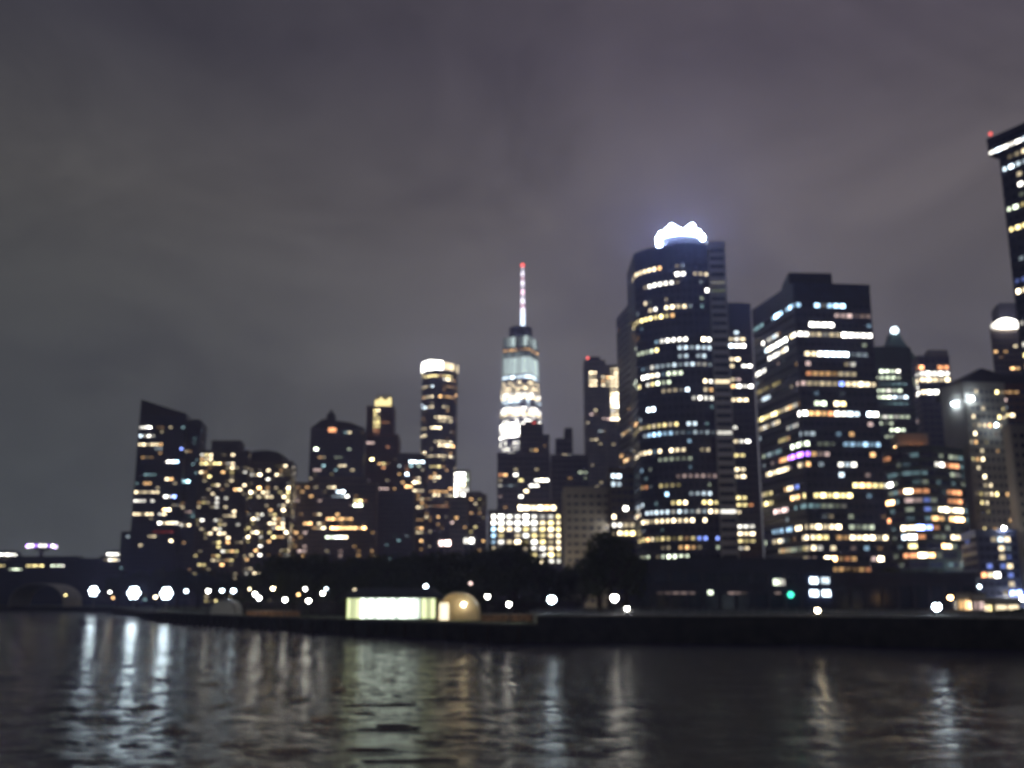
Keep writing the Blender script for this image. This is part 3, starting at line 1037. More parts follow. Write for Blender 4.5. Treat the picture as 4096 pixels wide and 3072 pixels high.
b, poly, H = slab_block('stepped_apartment_block', 'stepped brown apartment block with scattered yellow windows beside the wedge roof tower', 800, 995, 1806, 780, 34, 0.28)
p2, H2 = rect(848, 962, 1768, 786, 24)
b.block(p2, H - 0.4, H2, M['brown'], M['brown'], fh=3.4, bw=3.4)
b.lit([(1185, 1275, 428, 'w', 3), (1195, 1235, 480, 'y', 4), (1110, 1160, 455, 'w', 3), (1105, 1165, 500, 'y', 3), (1120, 1160, 540, 'g', 1), (1265, 1300, 535, 'y', 3)], C1)
b, poly, H = slab_block('curved_top_apartment_block', 'brown apartment block with dark rounded top and dense yellow windows', 1000, 1168, 1850, 770, 34, 0.42, levs=(0, 1, 2, 2, 3, 3, 4))
dome = MB()
px0, px1 = poly[0][0], at(1130, 1805, 772).x
zt = at(1060, 1800, 772).z
prof = [(px0, H - 0.3), (px1, H - 0.3), (px1, H + (zt - H) * 0.55), (px1 - 4, H + (zt - H) * 0.85), ((px0 + px1) / 2, zt), (px0 + 2, zt - 0.6), (px0, H + (zt - H) * 0.8)]
dome.add([(x, 773, z) for x, z in prof] + [(x, 797, z) for x, z in prof], [tuple(range(7)), tuple(range(13, 6, -1))] + [(i, i + 7, (i + 1) % 7 + 7, (i + 1) % 7) for i in range(7)])
b.solid('rounded_roof', M['roof'], dome)

poly, H = rect(1243, 1456, 1717, 850, 40)
b = Building('peaked_roof_tower', 'dark stone tower with a peaked hipped roof and small finial', 'skyscraper', mid2(poly))
b.block(poly, Z0, H, M['brown'], M['slate'], fh=3.6, bw=3.6, win_h=0.45, pier=0.7)
ap = at(1322, 1662, 866)
rf = MB()
r0 = [(p[0], p[1], H + 1.25) for p in poly]
xl, xr = at(1290, 1675, 862).x, at(1400, 1690, 862).x
r1 = [(xl, 862, at(1290, 1676, 862).z), (xr, 862, at(1400, 1690, 862).z), (xr, 880, at(1400, 1690, 862).z), (xl, 880, at(1290, 1676, 862).z)]
rf.loft([r0, r1])
b.solid('hipped_roof', M['roof'], rf)
fz = at(1322, 1645, 868).z
b.solid('finial', M['roof'], MB().lathe([(4.5, r1[0][2] - 2.5), (4.0, fz - 3.5), (1.2, fz), (0.3, fz + 2)], 8, (ap.x, 869, 0)))
b.lit([(460, 500, 535, 'o', 4), (372, 396, 655, 'g', 4), (495, 530, 686, 'g', 1), (555, 575, 655, 'g', 1), (515, 550, 750, 'w', 3), (368, 396, 770, 'k', 2), (455, 475, 800, 'y', 2),
       (495, 510, 755, 't', 1)], C2)
b.scatter(0.05, 'wat', (0, 1, 2))
p = at(1329, 1719, 849)
b.solid('dormer_window', window_material('o', 3), MB().box(p.x - 3.0, p.x + 3.0, 848.6, 851, p.z - 1.6, p.z + 1.6))
poly2, H2 = rect(1166, 1506, 1935, 800, 40)
b2 = Building('wide_hotel_block', 'wide low brown block with an amber window row below the peaked roof tower', 'building', mid2(poly2))
b2.block(poly2, Z0, H2, M['stone'], M['brown'], fh=3.6, bw=3.6, win_h=0.45, pier=0.7)
p3, H3 = rect(1250, 1470, 1912, 806, 28)
b2.block(p3, H2 - 0.4, H3, M['brown'], M['brown'], fh=3.6, bw=3.6)
b2.lit([(440, 492, 857, 'w', 3), (505, 535, 885, 'c', 4), (480, 535, 922, 'c', 2), (545, 570, 915, 'n', 4), (608, 632, 942, 'y', 3), (650, 680, 942, 'o', 3), (608, 635, 980, 'g', 4),
        (430, 590, 1042, 'a', 3), (315, 340, 1070, 'a', 3), (400, 420, 1070, 'a', 3), (365, 390, 1100, 'a', 2), (425, 670, 1100, 'a', 4), (430, 480, 1162, 'g', 3), (500, 568, 1160, 'n', 4),
        (430, 490, 1218, 'c', 2), (295, 315, 890, 'a', 3), (260, 310, 850, 'p', 1), (395, 420, 945, 'k', 1), (370, 390, 1010, 'a', 1), (700, 720, 1130, 'a', 1)], C2)
b2.scatter(0.11, 'waak', (0, 1, 1, 2))

poly, H = rect(1468, 1575, 1629, 900, 30)
b = Building('red_brick_tower', 'slim dark red brick tower with golden floodlit crown', 'skyscraper', mid2(poly))
b.block(poly, Z0, H, M['brick'], M['brick'], fh=3.7, bw=3.2, win_h=0.42, pier=0.8)
pk, HK = rect(1500, 1567, 1588, 905, 14)
b.solid('crown_tower', M['beige'], MB().prism(pk, H - 0.4, HK))
for k in range(4):
    x = pk[0][0] + (pk[1][0] - pk[0][0]) * (k + 0.5) / 4
    b.solid('crown_light', lamp_material('y', 2.2), MB().box(x - 1.4, x + 1.4, 904.2, 904.9, H + 1.4, HK - (1.0 if k % 2 else 3.0)))
    b.solid('pinnacle', M['beige'], MB().lathe([(0.9, HK - 0.3), (0.6, HK + 2), (0.1, HK + 4.2)], 6, (x, 906, 0)))
b.lit([(725, 745, y, 'y', 3) for y in range(412, 510, 24)] + [(755, 800, 495, 'o', 1), (720, 740, 547, 'o', 2)], C2)
p2, H2 = rect(1451, 1592, 1742, 880, 40)
b.block(p2, Z0, H2, M['brick'], M['brick'], fh=3.7, bw=3.4, win_h=0.42, pier=0.8)
b.lit([(680, 705, 605, 'k', 3), (635, 655, 635, 'a', 3), (690, 718, 697, 'y', 4), (735, 765, 720, 'y', 4), (785, 800, 620, 'o', 1), (785, 800, 720, 'a', 1), (750, 785, 872, 'k', 3), (655, 668, 600, 'w', 1)], C2)
b.scatter(0.05, 'wao', (0, 1, 2))

poly, H = rect(1513, 1655, 1970, 820, 30)
b = Building('blank_dark_block', 'nearly unlit dark block at the foot of the brick tower', 'building', mid2(poly))
b.block(poly, Z0, H, M['slate'], M['slate'], fh=3.6, bw=3.4)
b.scatter(0.03, 'tc', (0, 1))
poly, H = rect(1590, 1700, 1818, 870, 30)
b = Building('orange_lit_block', 'reddish block with orange and white windows left of the round crown tower', 'building', mid2(poly))
b.block(poly, Z0, H, M['brick'], M['brown'], fh=3.6, bw=3.4)
b.lit([(848, 890, 680, 'o', 2), (850, 875, 752, 't', 3), (890, 915, 785, 'c', 4), (900, 930, 853, 'a', 4), (945, 975, 830, 'w', 4), (925, 1000, 722, 'c', 4, 712), (930, 985, 750, 't', 2), (895, 905, 745, 'o', 1),
       (935, 1005, 890, 'w', 3), (935, 1005, 930, 'a', 3), (970, 1005, 970, 'w', 3), (945, 1000, 1100, 'a', 3), (955, 1000, 1130, 'w', 2), (985, 1005, 1180, 'w', 3), (935, 1000, 1040, 'a', 1)], C2)
b.scatter(0.12, 'wao', (1, 2))

# --- round tower with a lit ring crown
rc0, rc1 = at(1683, 1455, 1000), at(1826, 1455, 1000)
rr = (rc1.x - rc0.x) / 2 * 1.0
rcx = (rc0.x + rc1.x) / 2
rcy = 1000 + rr
H = at(1755, 1478, 1000).z
ring = [(rcx + rr * math.cos(2 * math.pi * k / 28), rcy + rr * math.sin(2 * math.pi * k / 28)) for k in range(28)]
b = Building('round_crown_tower', 'slim cylindrical tower with yellow windows and a white lit slanting ring crown', 'skyscraper', (rcx, rcy))
b.block(ring, Z0, H, M['black_panel'], M['slate'], fh=3.6, bw=4.0, win_h=0.46, pier=0.9, parapet=0)
zc0, zc1 = H + 0.5, at(1755, 1440, 1000).z
rg = MB()
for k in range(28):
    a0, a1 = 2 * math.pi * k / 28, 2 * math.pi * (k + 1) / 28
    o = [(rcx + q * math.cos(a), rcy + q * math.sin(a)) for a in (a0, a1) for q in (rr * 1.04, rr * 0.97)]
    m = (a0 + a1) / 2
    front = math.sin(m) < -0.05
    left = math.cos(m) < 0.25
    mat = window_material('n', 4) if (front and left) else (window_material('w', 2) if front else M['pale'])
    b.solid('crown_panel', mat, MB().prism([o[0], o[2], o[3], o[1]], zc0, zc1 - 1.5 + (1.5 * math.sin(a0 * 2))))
b.lit([(988, 1168, 225, 'y', 3), (1120, 1160, 240, 'w', 4), (1040, 1062, 285, 'c', 4), (988, 1030, 287, 'w', 2), (1100, 1195, 290, 'a', 1), (988, 1065, 342, 'w', 3), (1095, 1195, 340, 'a', 3),
       (975, 1010, 400, 'c', 4), (1035, 1050, 402, 'w', 3), (1110, 1145, 395, 'w', 2), (1072, 1165, 455, 'w', 3), (1095, 1165, 478, 'w', 3), (988, 1020, 530, 'w', 3), (1055, 1088, 528, 'w', 4),
       (980, 1018, 572, 'w', 3), (1090, 1165, 605, 'w', 3), (1080, 1165, 630, 'w', 4), (985, 1018, 660, 'w', 4), (980, 1165, 688, 'w', 3), (1050, 1085, 742, 'y', 3), (1050, 1105, 800, 'w', 4, 798),
       (1045, 1165, 880, 'a', 3), (1060, 1100, 912, 'w', 3), (1130, 1185, 908, 'w', 3), (1070, 1170, 975, 'a', 1), (1000, 1025, 1030, 'a', 3), (1070, 1100, 1030, 'a', 3), (1010, 1040, 975, 'a', 1)], C2)
b.scatter(0.10, 'waaw', (1, 1, 2))
b.solid('roof_core', M['roof'], MB().lathe([(rr * 0.6, H - 0.3), (rr * 0.55, H + 3)], 16, (rcx, rcy, 0)))

poly, H = rect(1815, 1878, 1885, 760, 26)
b = Building('white_end_wall_block', 'small block with a glaring white lit end beside the round tower', 'building', mid2(poly))
b.block(poly, Z0, H, M['stone'], M['stone'], fh=3.9, bw=3.4, win_h=0.7)
b.lit([(1182, 1242, y, 'n', 4) for y in range(785, 900, 22)] + [(1244, 1265, y, 'g', 2) for y in range(790, 900, 22)], C2)
b, poly, H = slab_block('amber_window_block', 'low brown block with amber windows between the round tower and the spire tower', 1860, 1944, 1982, 740, 30, 0.30, 'aawy', 0.6, 'brown', (1, 2, 2, 3))
b, poly, H = slab_block('mauve_low_block', 'low mauve grey block with amber windows behind the park trees', 1800, 1870, 2000, 730, 26, 0.12, 'aak', 0.4, 'stone', (1, 2))
poly, H = rect(1742, 1800, 2165, 700, 26)

# low shopfront pieces peeping over the trees
for i, (u0, u1, v, Y, hue, lab) in enumerate(((1752, 1805, 2170, 690, 'k', 'pinkish lit low kiosk roof over the trees below the round tower'),
                                             (1850, 1900, 2160, 680, 'n', 'white lit low kiosk over the trees below the amber block'))):
    poly, H = rect(u0, u1, v - 14, Y, 10)
    b = Building('lit_kiosk', lab, 'kiosk', mid2(poly))
    b.block(poly, Z0, H, M['stone'], M['stone'], fh=4.5, bw=4, win_h=0.75, parapet=0.5)
    b.lit([(u0, u1, v, hue, 4), (u0, u1, v - 14, hue, 3), (u0, u1, v + 14, hue, 3)])

# --- right group
poly, H = rect(3486, 3640, 1397, 560, 34)
b = Building('green_window_tower', 'dark tower with rows of greenish white windows right of the black tower', 'skyscraper', mid2(poly))
b.block(poly, Z0, H, M['green_slate'], M['green_slate'], fh=3.8, bw=3.4, skip_top=10)
b.roof_plant(poly, H, 3, 0.3)
b.lit([(160, 235, 340, 'g', 3), (125, 255, 378, 'g', 2), (135, 240, 442, 'g', 2), (130, 200, 480, 'g', 3), (200, 290, 482, 'c', 3), (135, 290, 556, 'g', 2), (150, 215, 592, 'g', 2), (165, 255, 628, 'g', 3),
       (185, 205, 665, 'g', 1), (150, 290, 515, 't', 0), (140, 280, 410, 't', 0)], C6)

sp = at(3606, 1370, 760)
b = Building('copper_spire_tower', 'narrow tower with green copper pyramid top and a bright white tip light', 'skyscraper', (sp.x, 775))
sq = lambda r, z: [(sp.x - r, 775 - r, z), (sp.x + r, 775 - r, z), (sp.x + r, 775 + r, z), (sp.x - r, 775 + r, z)]
zb, zm, zt = at(3606, 1440, 760).z, at(3606, 1345, 760).z, at(3606, 1318, 760).z
b.block([(p[0], p[1]) for p in sq(14, 0)], Z0, zb, M['stone'], M['green_slate'], fh=3.8, bw=3.4)
b.solid('pyramid_roof', M['copper'], MB().loft([sq(13.0, zb - 0.2), sq(5.0, zm), sq(3.6, zt)]))
b.solid('tip_light', lamp_material('c', 6), MB().ball((sp.x, 772, zt + 2.4), 3.0, 10, 6))
b.lit([(275, 300, y, 'g', 3) for y in (335, 400, 415, 465)], C6)
b.solid('lit_dormer', window_material('g', 2), MB().box(sp.x - 2.4, sp.x + 2.0, 775 - 6.6, 775 - 5.2, zm - 9, zm - 7.5))

poly, H = rect(3668, 3795, 1428, 650, 34)
b = Building('orange_band_tower', 'tower with an orange lit top band over rows of glaring white windows', 'skyscraper', mid2(poly))
b.block(poly, Z0, H, M['stone'], M['slate'], fh=4.2, bw=4.0, win_h=0.6, parapet=0.8)
b.lit([(335, 482, 328, 'o', 3, 318), (332, 480, 354, 'n', 3), (335, 480, 386, 'w', 3), (335, 460, 440, 'n', 4), (335, 455, 458, 'n', 4), (315, 325, 395, 'g', 2), (320, 330, 600, 'k', 1)], C6)
p2, H2 = rect(3710, 3790, 1400, 656, 18)
b.solid('roof_plant', M['stone'], MB().prism(p2, H - 0.4, H2))

# curved white crown tower behind
poly, H = rect(3962, 4085, 1322, 640, 40, 1.0)
b = Building('arched_crown_tower', 'brown tower with a glaring white arched crown by the right edge', 'skyscraper', mid2(poly))
b.block(poly, Z0, H, M['brown'], M['brown'], fh=3.8, bw=3.6, parapet=0.6)
p2, H2 = rect(3992, 4075, 1212, 650, 22)
b.solid('rooftop_tower', M['slate'], MB().prism(p2, H - 0.4, H2))
a0, a1 = at(3962, 1318, 638), at(4072, 1318, 638)
N = 8
for k in range(N):
    t0, t1 = k / N, (k + 1) / N
    hz = lambda t: a0.z + (at(0, 1272, 638).z - a0.z) * (math.sin(math.pi * (0.12 + 0.62 * t)) - 0.3)
    xa, xb = a0.x + (a1.x - a0.x) * t0 + 0.1, a0.x + (a1.x - a0.x) * t1 - 0.1
    b.solid('crown_panel', window_material('n', 4 if k > 1 else 3), MB().add(
        [(xa, 637.4, a0.z + 1), (xb, 637.4, a0.z + 1), (xb, 637.8, a0.z + 1), (xa, 637.8, a0.z + 1), (xa, 637.4, hz(t0) + 2), (xb, 637.4, hz(t1) + 2), (xb, 637.8, hz(t1) + 2), (xa, 637.8, hz(t0) + 2)],
        [(3, 2, 1, 0), (4, 5, 6, 7), (0, 1, 5, 4), (1, 2, 6, 5), (2, 3, 7, 6), (3, 0, 4, 7)]))
b.solid('crown_wall', M['beige'], MB().prism(rect(3964, 4075, 1275, 640, 8)[0], H - 0.4, at(0, 1290, 640).z))
b.lit([(1330, 1480, 600, 'a', 2, 570), (1520, 1580, 530, 'w', 3), (1500, 1615, 772, 'a', 3, 760), (1380, 1420, 680, 'a', 0)], C9)

# far right tower, leaning in, with overhanging cornice
Hc = at(3996, 612, 330)
H = Hc.z
dirv = Vector((0.49, -0.87)).normalized()
pL = Vector((Hc.x, 330.0))
pR = pL + dirv * 40
nb_ = Vector((-dirv.y, dirv.x))
poly = [tuple(pL), tuple(pR), tuple(pR + nb_ * 45), tuple(pL + nb_ * 45)]
b = Building('overhanging_cornice_tower', 'very tall dark tower cut by the right edge with an overhanging lit cornice', 'skyscraper', mid2(poly))
b.block(poly, Z0, H, M['black_panel'], M['black_panel'], fh=3.75, bw=2.6, win_h=0.4, pier=0.9, parapet=0.2)
pc0 = pL - dirv * 3.0 - nb_ * 1.4
cpoly = [tuple(pc0), tuple(pc0 + dirv * 46), tuple(pc0 + dirv * 46 + nb_ * 49), tuple(pc0 + nb_ * 49)]
b.block(cpoly, H - 0.3, H + 5.4, M['black_panel'], M['black_panel'], fh=2.7, bw=2.6, win_h=0.5, pier=0.2, parapet=0.8, part='cornice')
b.lit([(340, 578, 312, 'n', 3, 200), (480, 578, 250, 'n', 4, 210), (400, 578, 345, 'w', 2, 262), (400, 578, 492, 'c', 3, 405), (460, 560, 525, 'a', 2, 485), (560, 578, 530, 'n', 3),
       (425, 530, 745, 'g', 3, 690), (430, 578, 805, 'y', 2, 735), (490, 578, 905, 'y', 3, 870), (490, 578, 1330, 'b', 1, 1280), (500, 578, 1378, 'w', 4, 1345), (520, 560, 1105, 'c', 1),
       (560, 578, 1290, 'y', 3), (540, 578, 620, 'g', 1)], C7)
b.lit([(820, 849, 215, 'n', 2), (800, 849, 245, 'y', 3), (805, 849, 290, 'g', 3), (800, 849, 325, 'a', 3)], C6)
b.scatter(0.12, 'wny', (1, 2), box=(4000, 1100, 4200, 2000))
pbn = pc0 + nb_ * 1.0 + dirv * 0.8
b.solid('beacon', lamp_material('r', 1.6), MB().ball((pbn.x, pbn.y, H + 8.2), 0.7, 8, 5))

# dark domed-roof massif
Ym = 480
poly, H = rect(3868, 4230, 1545, Ym, 40, 1.0)
b = Building('dark_mansard_block', 'dark bulky block with stepped mansard roof and bronze lit upper floors', 'building', mid2(poly))
b.block(poly, Z0, H, M['brown'], M['brick'], fh=3.8, bw=3.2)
pz = [(3868, 1545), (3885, 1500), (3925, 1470), (3960, 1478), (4010, 1500), (4230, 1500), (4230, 1545)]
pts = [(at(u, v, Ym).x, at(u, v, Ym).z - (0.3 if v == 1545 else 0)) for u, v in pz][::-1]
rm = MB()
n = len(pts)
rm.add([(x, Ym + 1, z) for x, z in pts] + [(x, Ym + 38, z) for x, z in pts], [tuple(range(n - 1, -1, -1)), tuple(range(n, 2 * n))] + [((i + 1) % n, i, i + n, (i + 1) % n + n) for i in range(n)])
b.solid('mansard_roof', M['roof'], rm)
b.lit([(640, 805, 470, 'a', 1, 462), (700, 800, 466, 'w', 3), (700, 800, 500, 'k', 3), (640, 700, 500, 'a', 1), (730, 760, 540, 'c', 2), (715, 812, 572, 'y', 3)], C6)

# pale tall block with upright window columns
Yp = 400
pA = at(3762, 1565, Yp + 14)
H = pA.z
pB = at(3852, 1560, Yp)
pC = at(4016, 1560, Yp + 3)
poly = [(pA.x, Yp + 14), (pB.x, Yp), (pC.x, Yp + 3), (pC.x * 1.08, Yp + 40), (pA.x * (Yp + 40) / (Yp + 14), Yp + 40)]
b = Building('pale_column_block', 'pale grey block with upright columns of small gold windows and two roof floodlights', 'building', mid2(poly))
b.block(poly, Z0, H, M['pale'], M['beige'], fh=3.5, bw=2.3, win_h=0.42, pier=1.2, faces=[1])
for c in b.cells:
    t = (c[4] - 3850) / 160
    y = (c[5] - 1200) * 1.22
    if random.random() < (0.36 if y < 1000 else 0.25) and t > 0.05:
        b.window(c, random.choice('wwyaw'), random.choice((1, 2, 2, 3)))
for u, v, lv in ((3814, 1616, 90), (3888, 1593, 90)):
    p = at(u, v, Yp - 2)
    f = Yp + (14 * (3852 - u) / 90 if u < 3852 else 0.2)
    p = at(u, v, f - 1.6)
    b.solid('floodlight', lamp_material('c', lv), MB().ball((p.x, p.y, p.z), 0.6, 10, 6))
    b.solid('floodlight_arm', M['steel'], MB().tube([(p.x, p.y + 0.4, p.z + 0.5), (p.x + 0.3, f + 0.6, p.z + 0.9)], 0.12))

p = at(3985, 1700, Yp - 3)
b.solid('floodlight', lamp_material('c', 60), MB().ball((p.x, p.y, p.z), 0.5, 10, 6))
b.solid('floodlight_arm', M['steel'], MB().tube([(p.x, p.y + 0.4, p.z + 0.5), (p.x + 0.3, Yp + 3.4, p.z + 0.9)], 0.12))
Yb = 345
pA, pB = at(4010, 1728, Yb + 8), at(4040, 1722, Yb)
H = pA.z
poly = [(pA.x, Yb + 8), (pB.x, Yb), (pB.x + 30, Yb + 2), (pB.x + 32, Yb + 30), (pA.x * (Yb + 30) / (Yb + 8), Yb + 30)]
b = Building('beige_slab_block', 'beige slab block with a grid of small dark windows at the right edge', 'building', mid2(poly))
b.block(poly, Z0, H, M['beige'], M['beige'], fh=3.4, bw=2.8, win_h=0.45, pier=1.1, faces=[1], single_bands=True)
b.scatter(0.08, 'ygo', (0, 1))

# banded green block with rounded plan
Yg = 380
gl, gm0, gm1, gr = at(3523, 1800, Yg + 16), at(3600, 1795, Yg + 3), at(3735, 1795, Yg), at(3848, 1800, Yg + 10)
H = at(3660, 1792, Yg).z
poly = [(gl.x, Yg + 16), (gm0.x, Yg + 3), ((gm0.x + gm1.x) / 2, Yg), (gm1.x, Yg + 1), (gr.x, Yg + 10), (gr.x + 8, Yg + 40), (gl.x * (Yg + 40) / (Yg + 16), Yg + 40)]
b = Building('banded_green_block', 'dark green banded office block with amber windows and an orange lit roof box', 'building', mid2(poly))
b.block(poly, Z0, H, M['green_slate'], M['green_slate'], fh=3.45, bw=3.0, win_h=0.5, pier=0.2, single_bands=True)
rb, HR = rect(3585, 3712, 1733, Yg + 12, 12)
b.solid('roof_box', M['beige'], MB().prism(rb, H - 0.4, HR))
p = at(3672, 1782, Yg + 9)
b.solid('roof_lamp', lamp_material('o', 40), MB().ball((p.x, Yg + 10.0, H + 1.6), 0.45, 8, 5))
b.solid('roof_lamp', lamp_material('a', 30), MB().ball((p.x - 9, Yg + 9.0, H + 1.6), 0.35, 8, 5))
b.lit([(660, 710, 236, 'g', 1), (530, 570, 318, 'n', 4), (580, 695, 325, 'o', 2), (180, 465, 385, 't', 0), (410, 465, 372, 'g', 1), (660, 712, 388, 'g', 1), (90, 175, 470, 'n', 4), (230, 460, 508, 'o', 1),
       (300, 390, 505, 'w', 4), (640, 715, 516, 'o', 2), (280, 420, 634, 'k', 1), (345, 380, 630, 'n', 3), (415, 450, 636, 'b', 2), (420, 455, 700, 'b', 1), (105, 190, 652, 'a', 4), (650, 725, 648, 'o', 2),
       (555, 615, 706, 'w', 4), (650, 735, 708, 'w', 3), (525, 575, 774, 'a', 3), (655, 742, 775, 'a', 4), (115, 155, 785, 'o', 3), (275, 372, 838, 'w', 4), (420, 470, 836, 'b', 4), (500, 565, 836, 'o', 1),
       (285, 350, 905, 'n', 4), (690, 745, 915, 'w', 4), (415, 460, 905, 'o', 1), (315, 370, 972, 'y', 4), (575, 630, 976, 'w', 4), (420, 515, 1045, 'w', 4), (295, 370, 1047, 'o', 2), (80, 130, 212, 'o', 1),
       (80, 130, 270, 'o', 1)], C8)
b.scatter(0.30, 'gt', (0, 0, 0))

# blue low block by the right edge
poly, H = rect(3905, 4066, 2132, 335, 24)
b = Building('blue_lit_low_block', 'low dark blue block with thin lit window columns at the right', 'building', mid2(poly))
b.block(poly, Z0, H, principled('blue glazed panel', (0.05, 0.07, 0.16), 0.5, noise_scale=0.2), principled('blue glazed panel', (0.05, 0.07, 0.16)), fh=2.9, bw=2.1, win_h=0.55, pier=0.4)
for c in b.cells:
    j = int((c[4] - 3905) / 24)
    if j in (1, 2, 4, 5) and random.random() < 0.5:
        b.window(c, random.choice('wwyc'), random.choice((1, 2, 2)))
    elif random.random() < 0.06:
        b.window(c, 'b', 1)
p = at(4016, 2112, 334)
b.solid('slab_fill_light', lamp_material('n', 170), MB().ball((p.x, 334, p.z), 0.5, 10, 6))  # lamp added to brighten the beige slab, in place of a bright window
b.solid('fill_light_post', M['steel'], MB().tube([(p.x, 335.5, H), (p.x, 334.2, p.z)], 0.1))
b.lit([(985, 1050, 1235, 'n', 4), (925, 960, 1232, 'o', 3), (1160, 1200, 1330, 'b', 4)], C8)

# --- far left shore
b, poly, H = slab_block('long_low_warehouse', 'long low dark warehouse with a row of yellow lights at the far left', -60, 400, 2238, 1000, 40, 0.0, mat='slate', cat='warehouse')
b.lit([(-20, 20, 2268, 'y', 3), (40, 80, 2280, 'g', 3), (105, 170, 2266, 'y', 3), (210, 255, 2268, 'g', 3), (305, 340, 2270, 'c', 2)], keep=1)
poly, H = rect(400, 500, 2226, 980, 30)
b = Building('white_lit_roof_block', 'small block with a white lit top storey left of the wedge roof tower', 'building', mid2(poly))
b.block(poly, Z0, H, M['slate'], M['slate'], fh=4, bw=4, parapet=0.4)
b.lit([(425, 490, 2232, 'n', 3), (425, 490, 2216, 'n', 4)], keep=1)
p2, H2 = rect(425, 492, 2204, 984, 14)
b.block(p2, H - 0.4, H2, M['slate'], M['slate'], fh=4, bw=4, parapet=0.4)
b.lit([(425, 490, 2216, 'n', 4), (425, 490, 2210, 'n', 4)], keep=1)
poly, H = rect(-90, 58, 2205, 1050, 30)
b = Building('white_top_block', 'block with a glaring cream lit top storey cut by the left edge', 'building', mid2(poly))
b.block(poly, Z0, H, M['slate'], M['slate'], fh=4.4, bw=4.4, parapet=0.4)
b.lit([(-90, 58, 2212, 'n', 4), (-20, 50, 2228, 'w', 3)], keep=1)
p = at(168, 2185, 1100)
b = Building('saucer_water_tower', 'disc shaped tower top glowing white and violet at the far left', 'tower', (p.x, 1100))
b.solid('column', M['slate'], MB().lathe([(4.5, Z0), (2.2, p.z - 5)], 12, (p.x, 1100, 0)))
b.solid('tank', M['pale'], MB().lathe([(2.3, p.z - 5.2), (11, p.z - 1.5), (14, p.z), (11, p.z + 1.6), (3, p.z + 3.2)], 24, (p.x, 1100, 0), ))
for k in range(20):
    a = 2 * math.pi * k / 20
    b.solid('rim_light', window_material('n' if k % 3 else 'p', 4), MB().ball((p.x + 14.3 * math.cos(a), 1100 + 14.3 * math.sin(a), p.z), 1.5, 8, 5))

# ------------------------------------------------------------------ waterfront objects
def arch_canopy(name, label, u0, u1, vtop, Y, depth, mat, n=10, ribs=5, zb=GZ):
    a, c = at(u0, vtop, Y), at(u1, vtop, Y)
    w = c.x - a.x
    h = a.z - zb
    o = thing(name, label, 'canopy', ((a.x + c.x) / 2, Y, zb))
    sh = MB()
    ring0, ring1 = [], []
    for k in range(n + 1):
        t = math.pi * k / n
        ring0.append((-w / 2 * math.cos(t), h * (math.sin(t) ** 0.75)))
    for i in range(n):
        (x0, z0), (x1, z1) = ring0[i], ring0[i + 1]
        sh.add([(x0, 0, z0), (x1, 0, z1), (x1, depth, z1), (x0, depth, z0), (x0 * .985, 0, z0 * .985 - .05), (x1 * .985, 0, z1 * .985 - .05), (x1 * .985, depth, z1 * .985 - .05), (x0 * .985, depth, z0 * .985 - .05)],
               [(0, 3, 2, 1), (4, 5, 6, 7), (0, 1, 5, 4), (2, 3, 7, 6)])
    sh.build('canopy_shell', mat, o)
    for r in range(ribs):
        y = 0.02 + (depth - 0.04) * r / (ribs - 1)
        MB().tube([(x * 0.975, y, max(0.02, z * 0.97)) for x, z in ring0], 0.12 * max(1, w / 25), 5).build('rib', M['steel'], o)
    return o, w, h


arch_canopy('arched_canopy', 'large pale arched canopy at the waterfront by the left edge', 40, 262, 2332, 690, 30, M['canvas'], ribs=6)

# lit ferry pavilion
Yv = 232
x0, x1 = at(1441, 2460, Yv).x, at(1678, 2460, Yv).x
xa, xb = at(1376, 2460, Yv).x, at(1750, 2460, Yv).x
zt = at(1560, 2392, Yv).z
zr = at(1560, 2350, Yv).z
pv = thing('lit_pavilion', 'long low waterfront pavilion with glaring white glass front and dark roof', 'pavilion', ((x0 + x1) / 2, Yv, GZ))
ox = pv.location.x
MB().box(xa - ox, xb - ox, -1.0, 11, -0.4, 0.25).build('plinth', M['concrete'], pv)
MB().box(xa - ox + 0.3, xb - ox - 0.3, 9.8, 10.2, 0.25, zt - GZ).build('back_wall', M['white_paint'], pv)
for s in (xa - ox + 0.3, xb - ox - 0.5):
    MB().box(s, s + 0.2, 0.4, 9.8, 0.25, zt - GZ).build('end_wall', principled('yellow green painted wall', (0.45, 0.48, 0.12), 0.7, noise_scale=0.5), pv)
nb = 14
for k in range(nb):
    a, c = x0 - ox + (x1 - x0) * (k + 0.04) / nb, x0 - ox + (x1 - x0) * (k + 0.96) / nb
    MB().box(a, c, 0.3, 0.38, 0.35, zt - GZ - 0.12).build('glazing', principled('backlit frosted glass %d' % (k % 5), (0.8, 0.85, 0.8), 0.3, emit=(0.86, 1.0, 0.84), estr=(4.4, 2.2, 3.6, 1.5, 4.0)[k % 5]), pv)
    MB().box(c, c + (x1 - x0) * 0.08 / nb, 0.2, 0.5, 0.25, zt - GZ).build('mullion', M['dark_steel'], pv)
for (s0, s1) in ((xa + 0.6, x0), (x1 + 0.4, xb - 0.6)):
    for k in range(3):
        a, c = s0 - ox + (s1 - s0) * (k + 0.05) / 3, s0 - ox + (s1 - s0) * (k + 0.95) / 3
        MB().box(a, c, 0.3, 0.38, 0.35, zt - GZ - 0.12).build('glazing', principled('backlit tinted glass %d' % (k % 2), (0.6, 0.65, 0.3), 0.3, emit=(0.80, 0.88, 0.48), estr=(1.6, 0.9)[k % 2]), pv)
rf = MB()
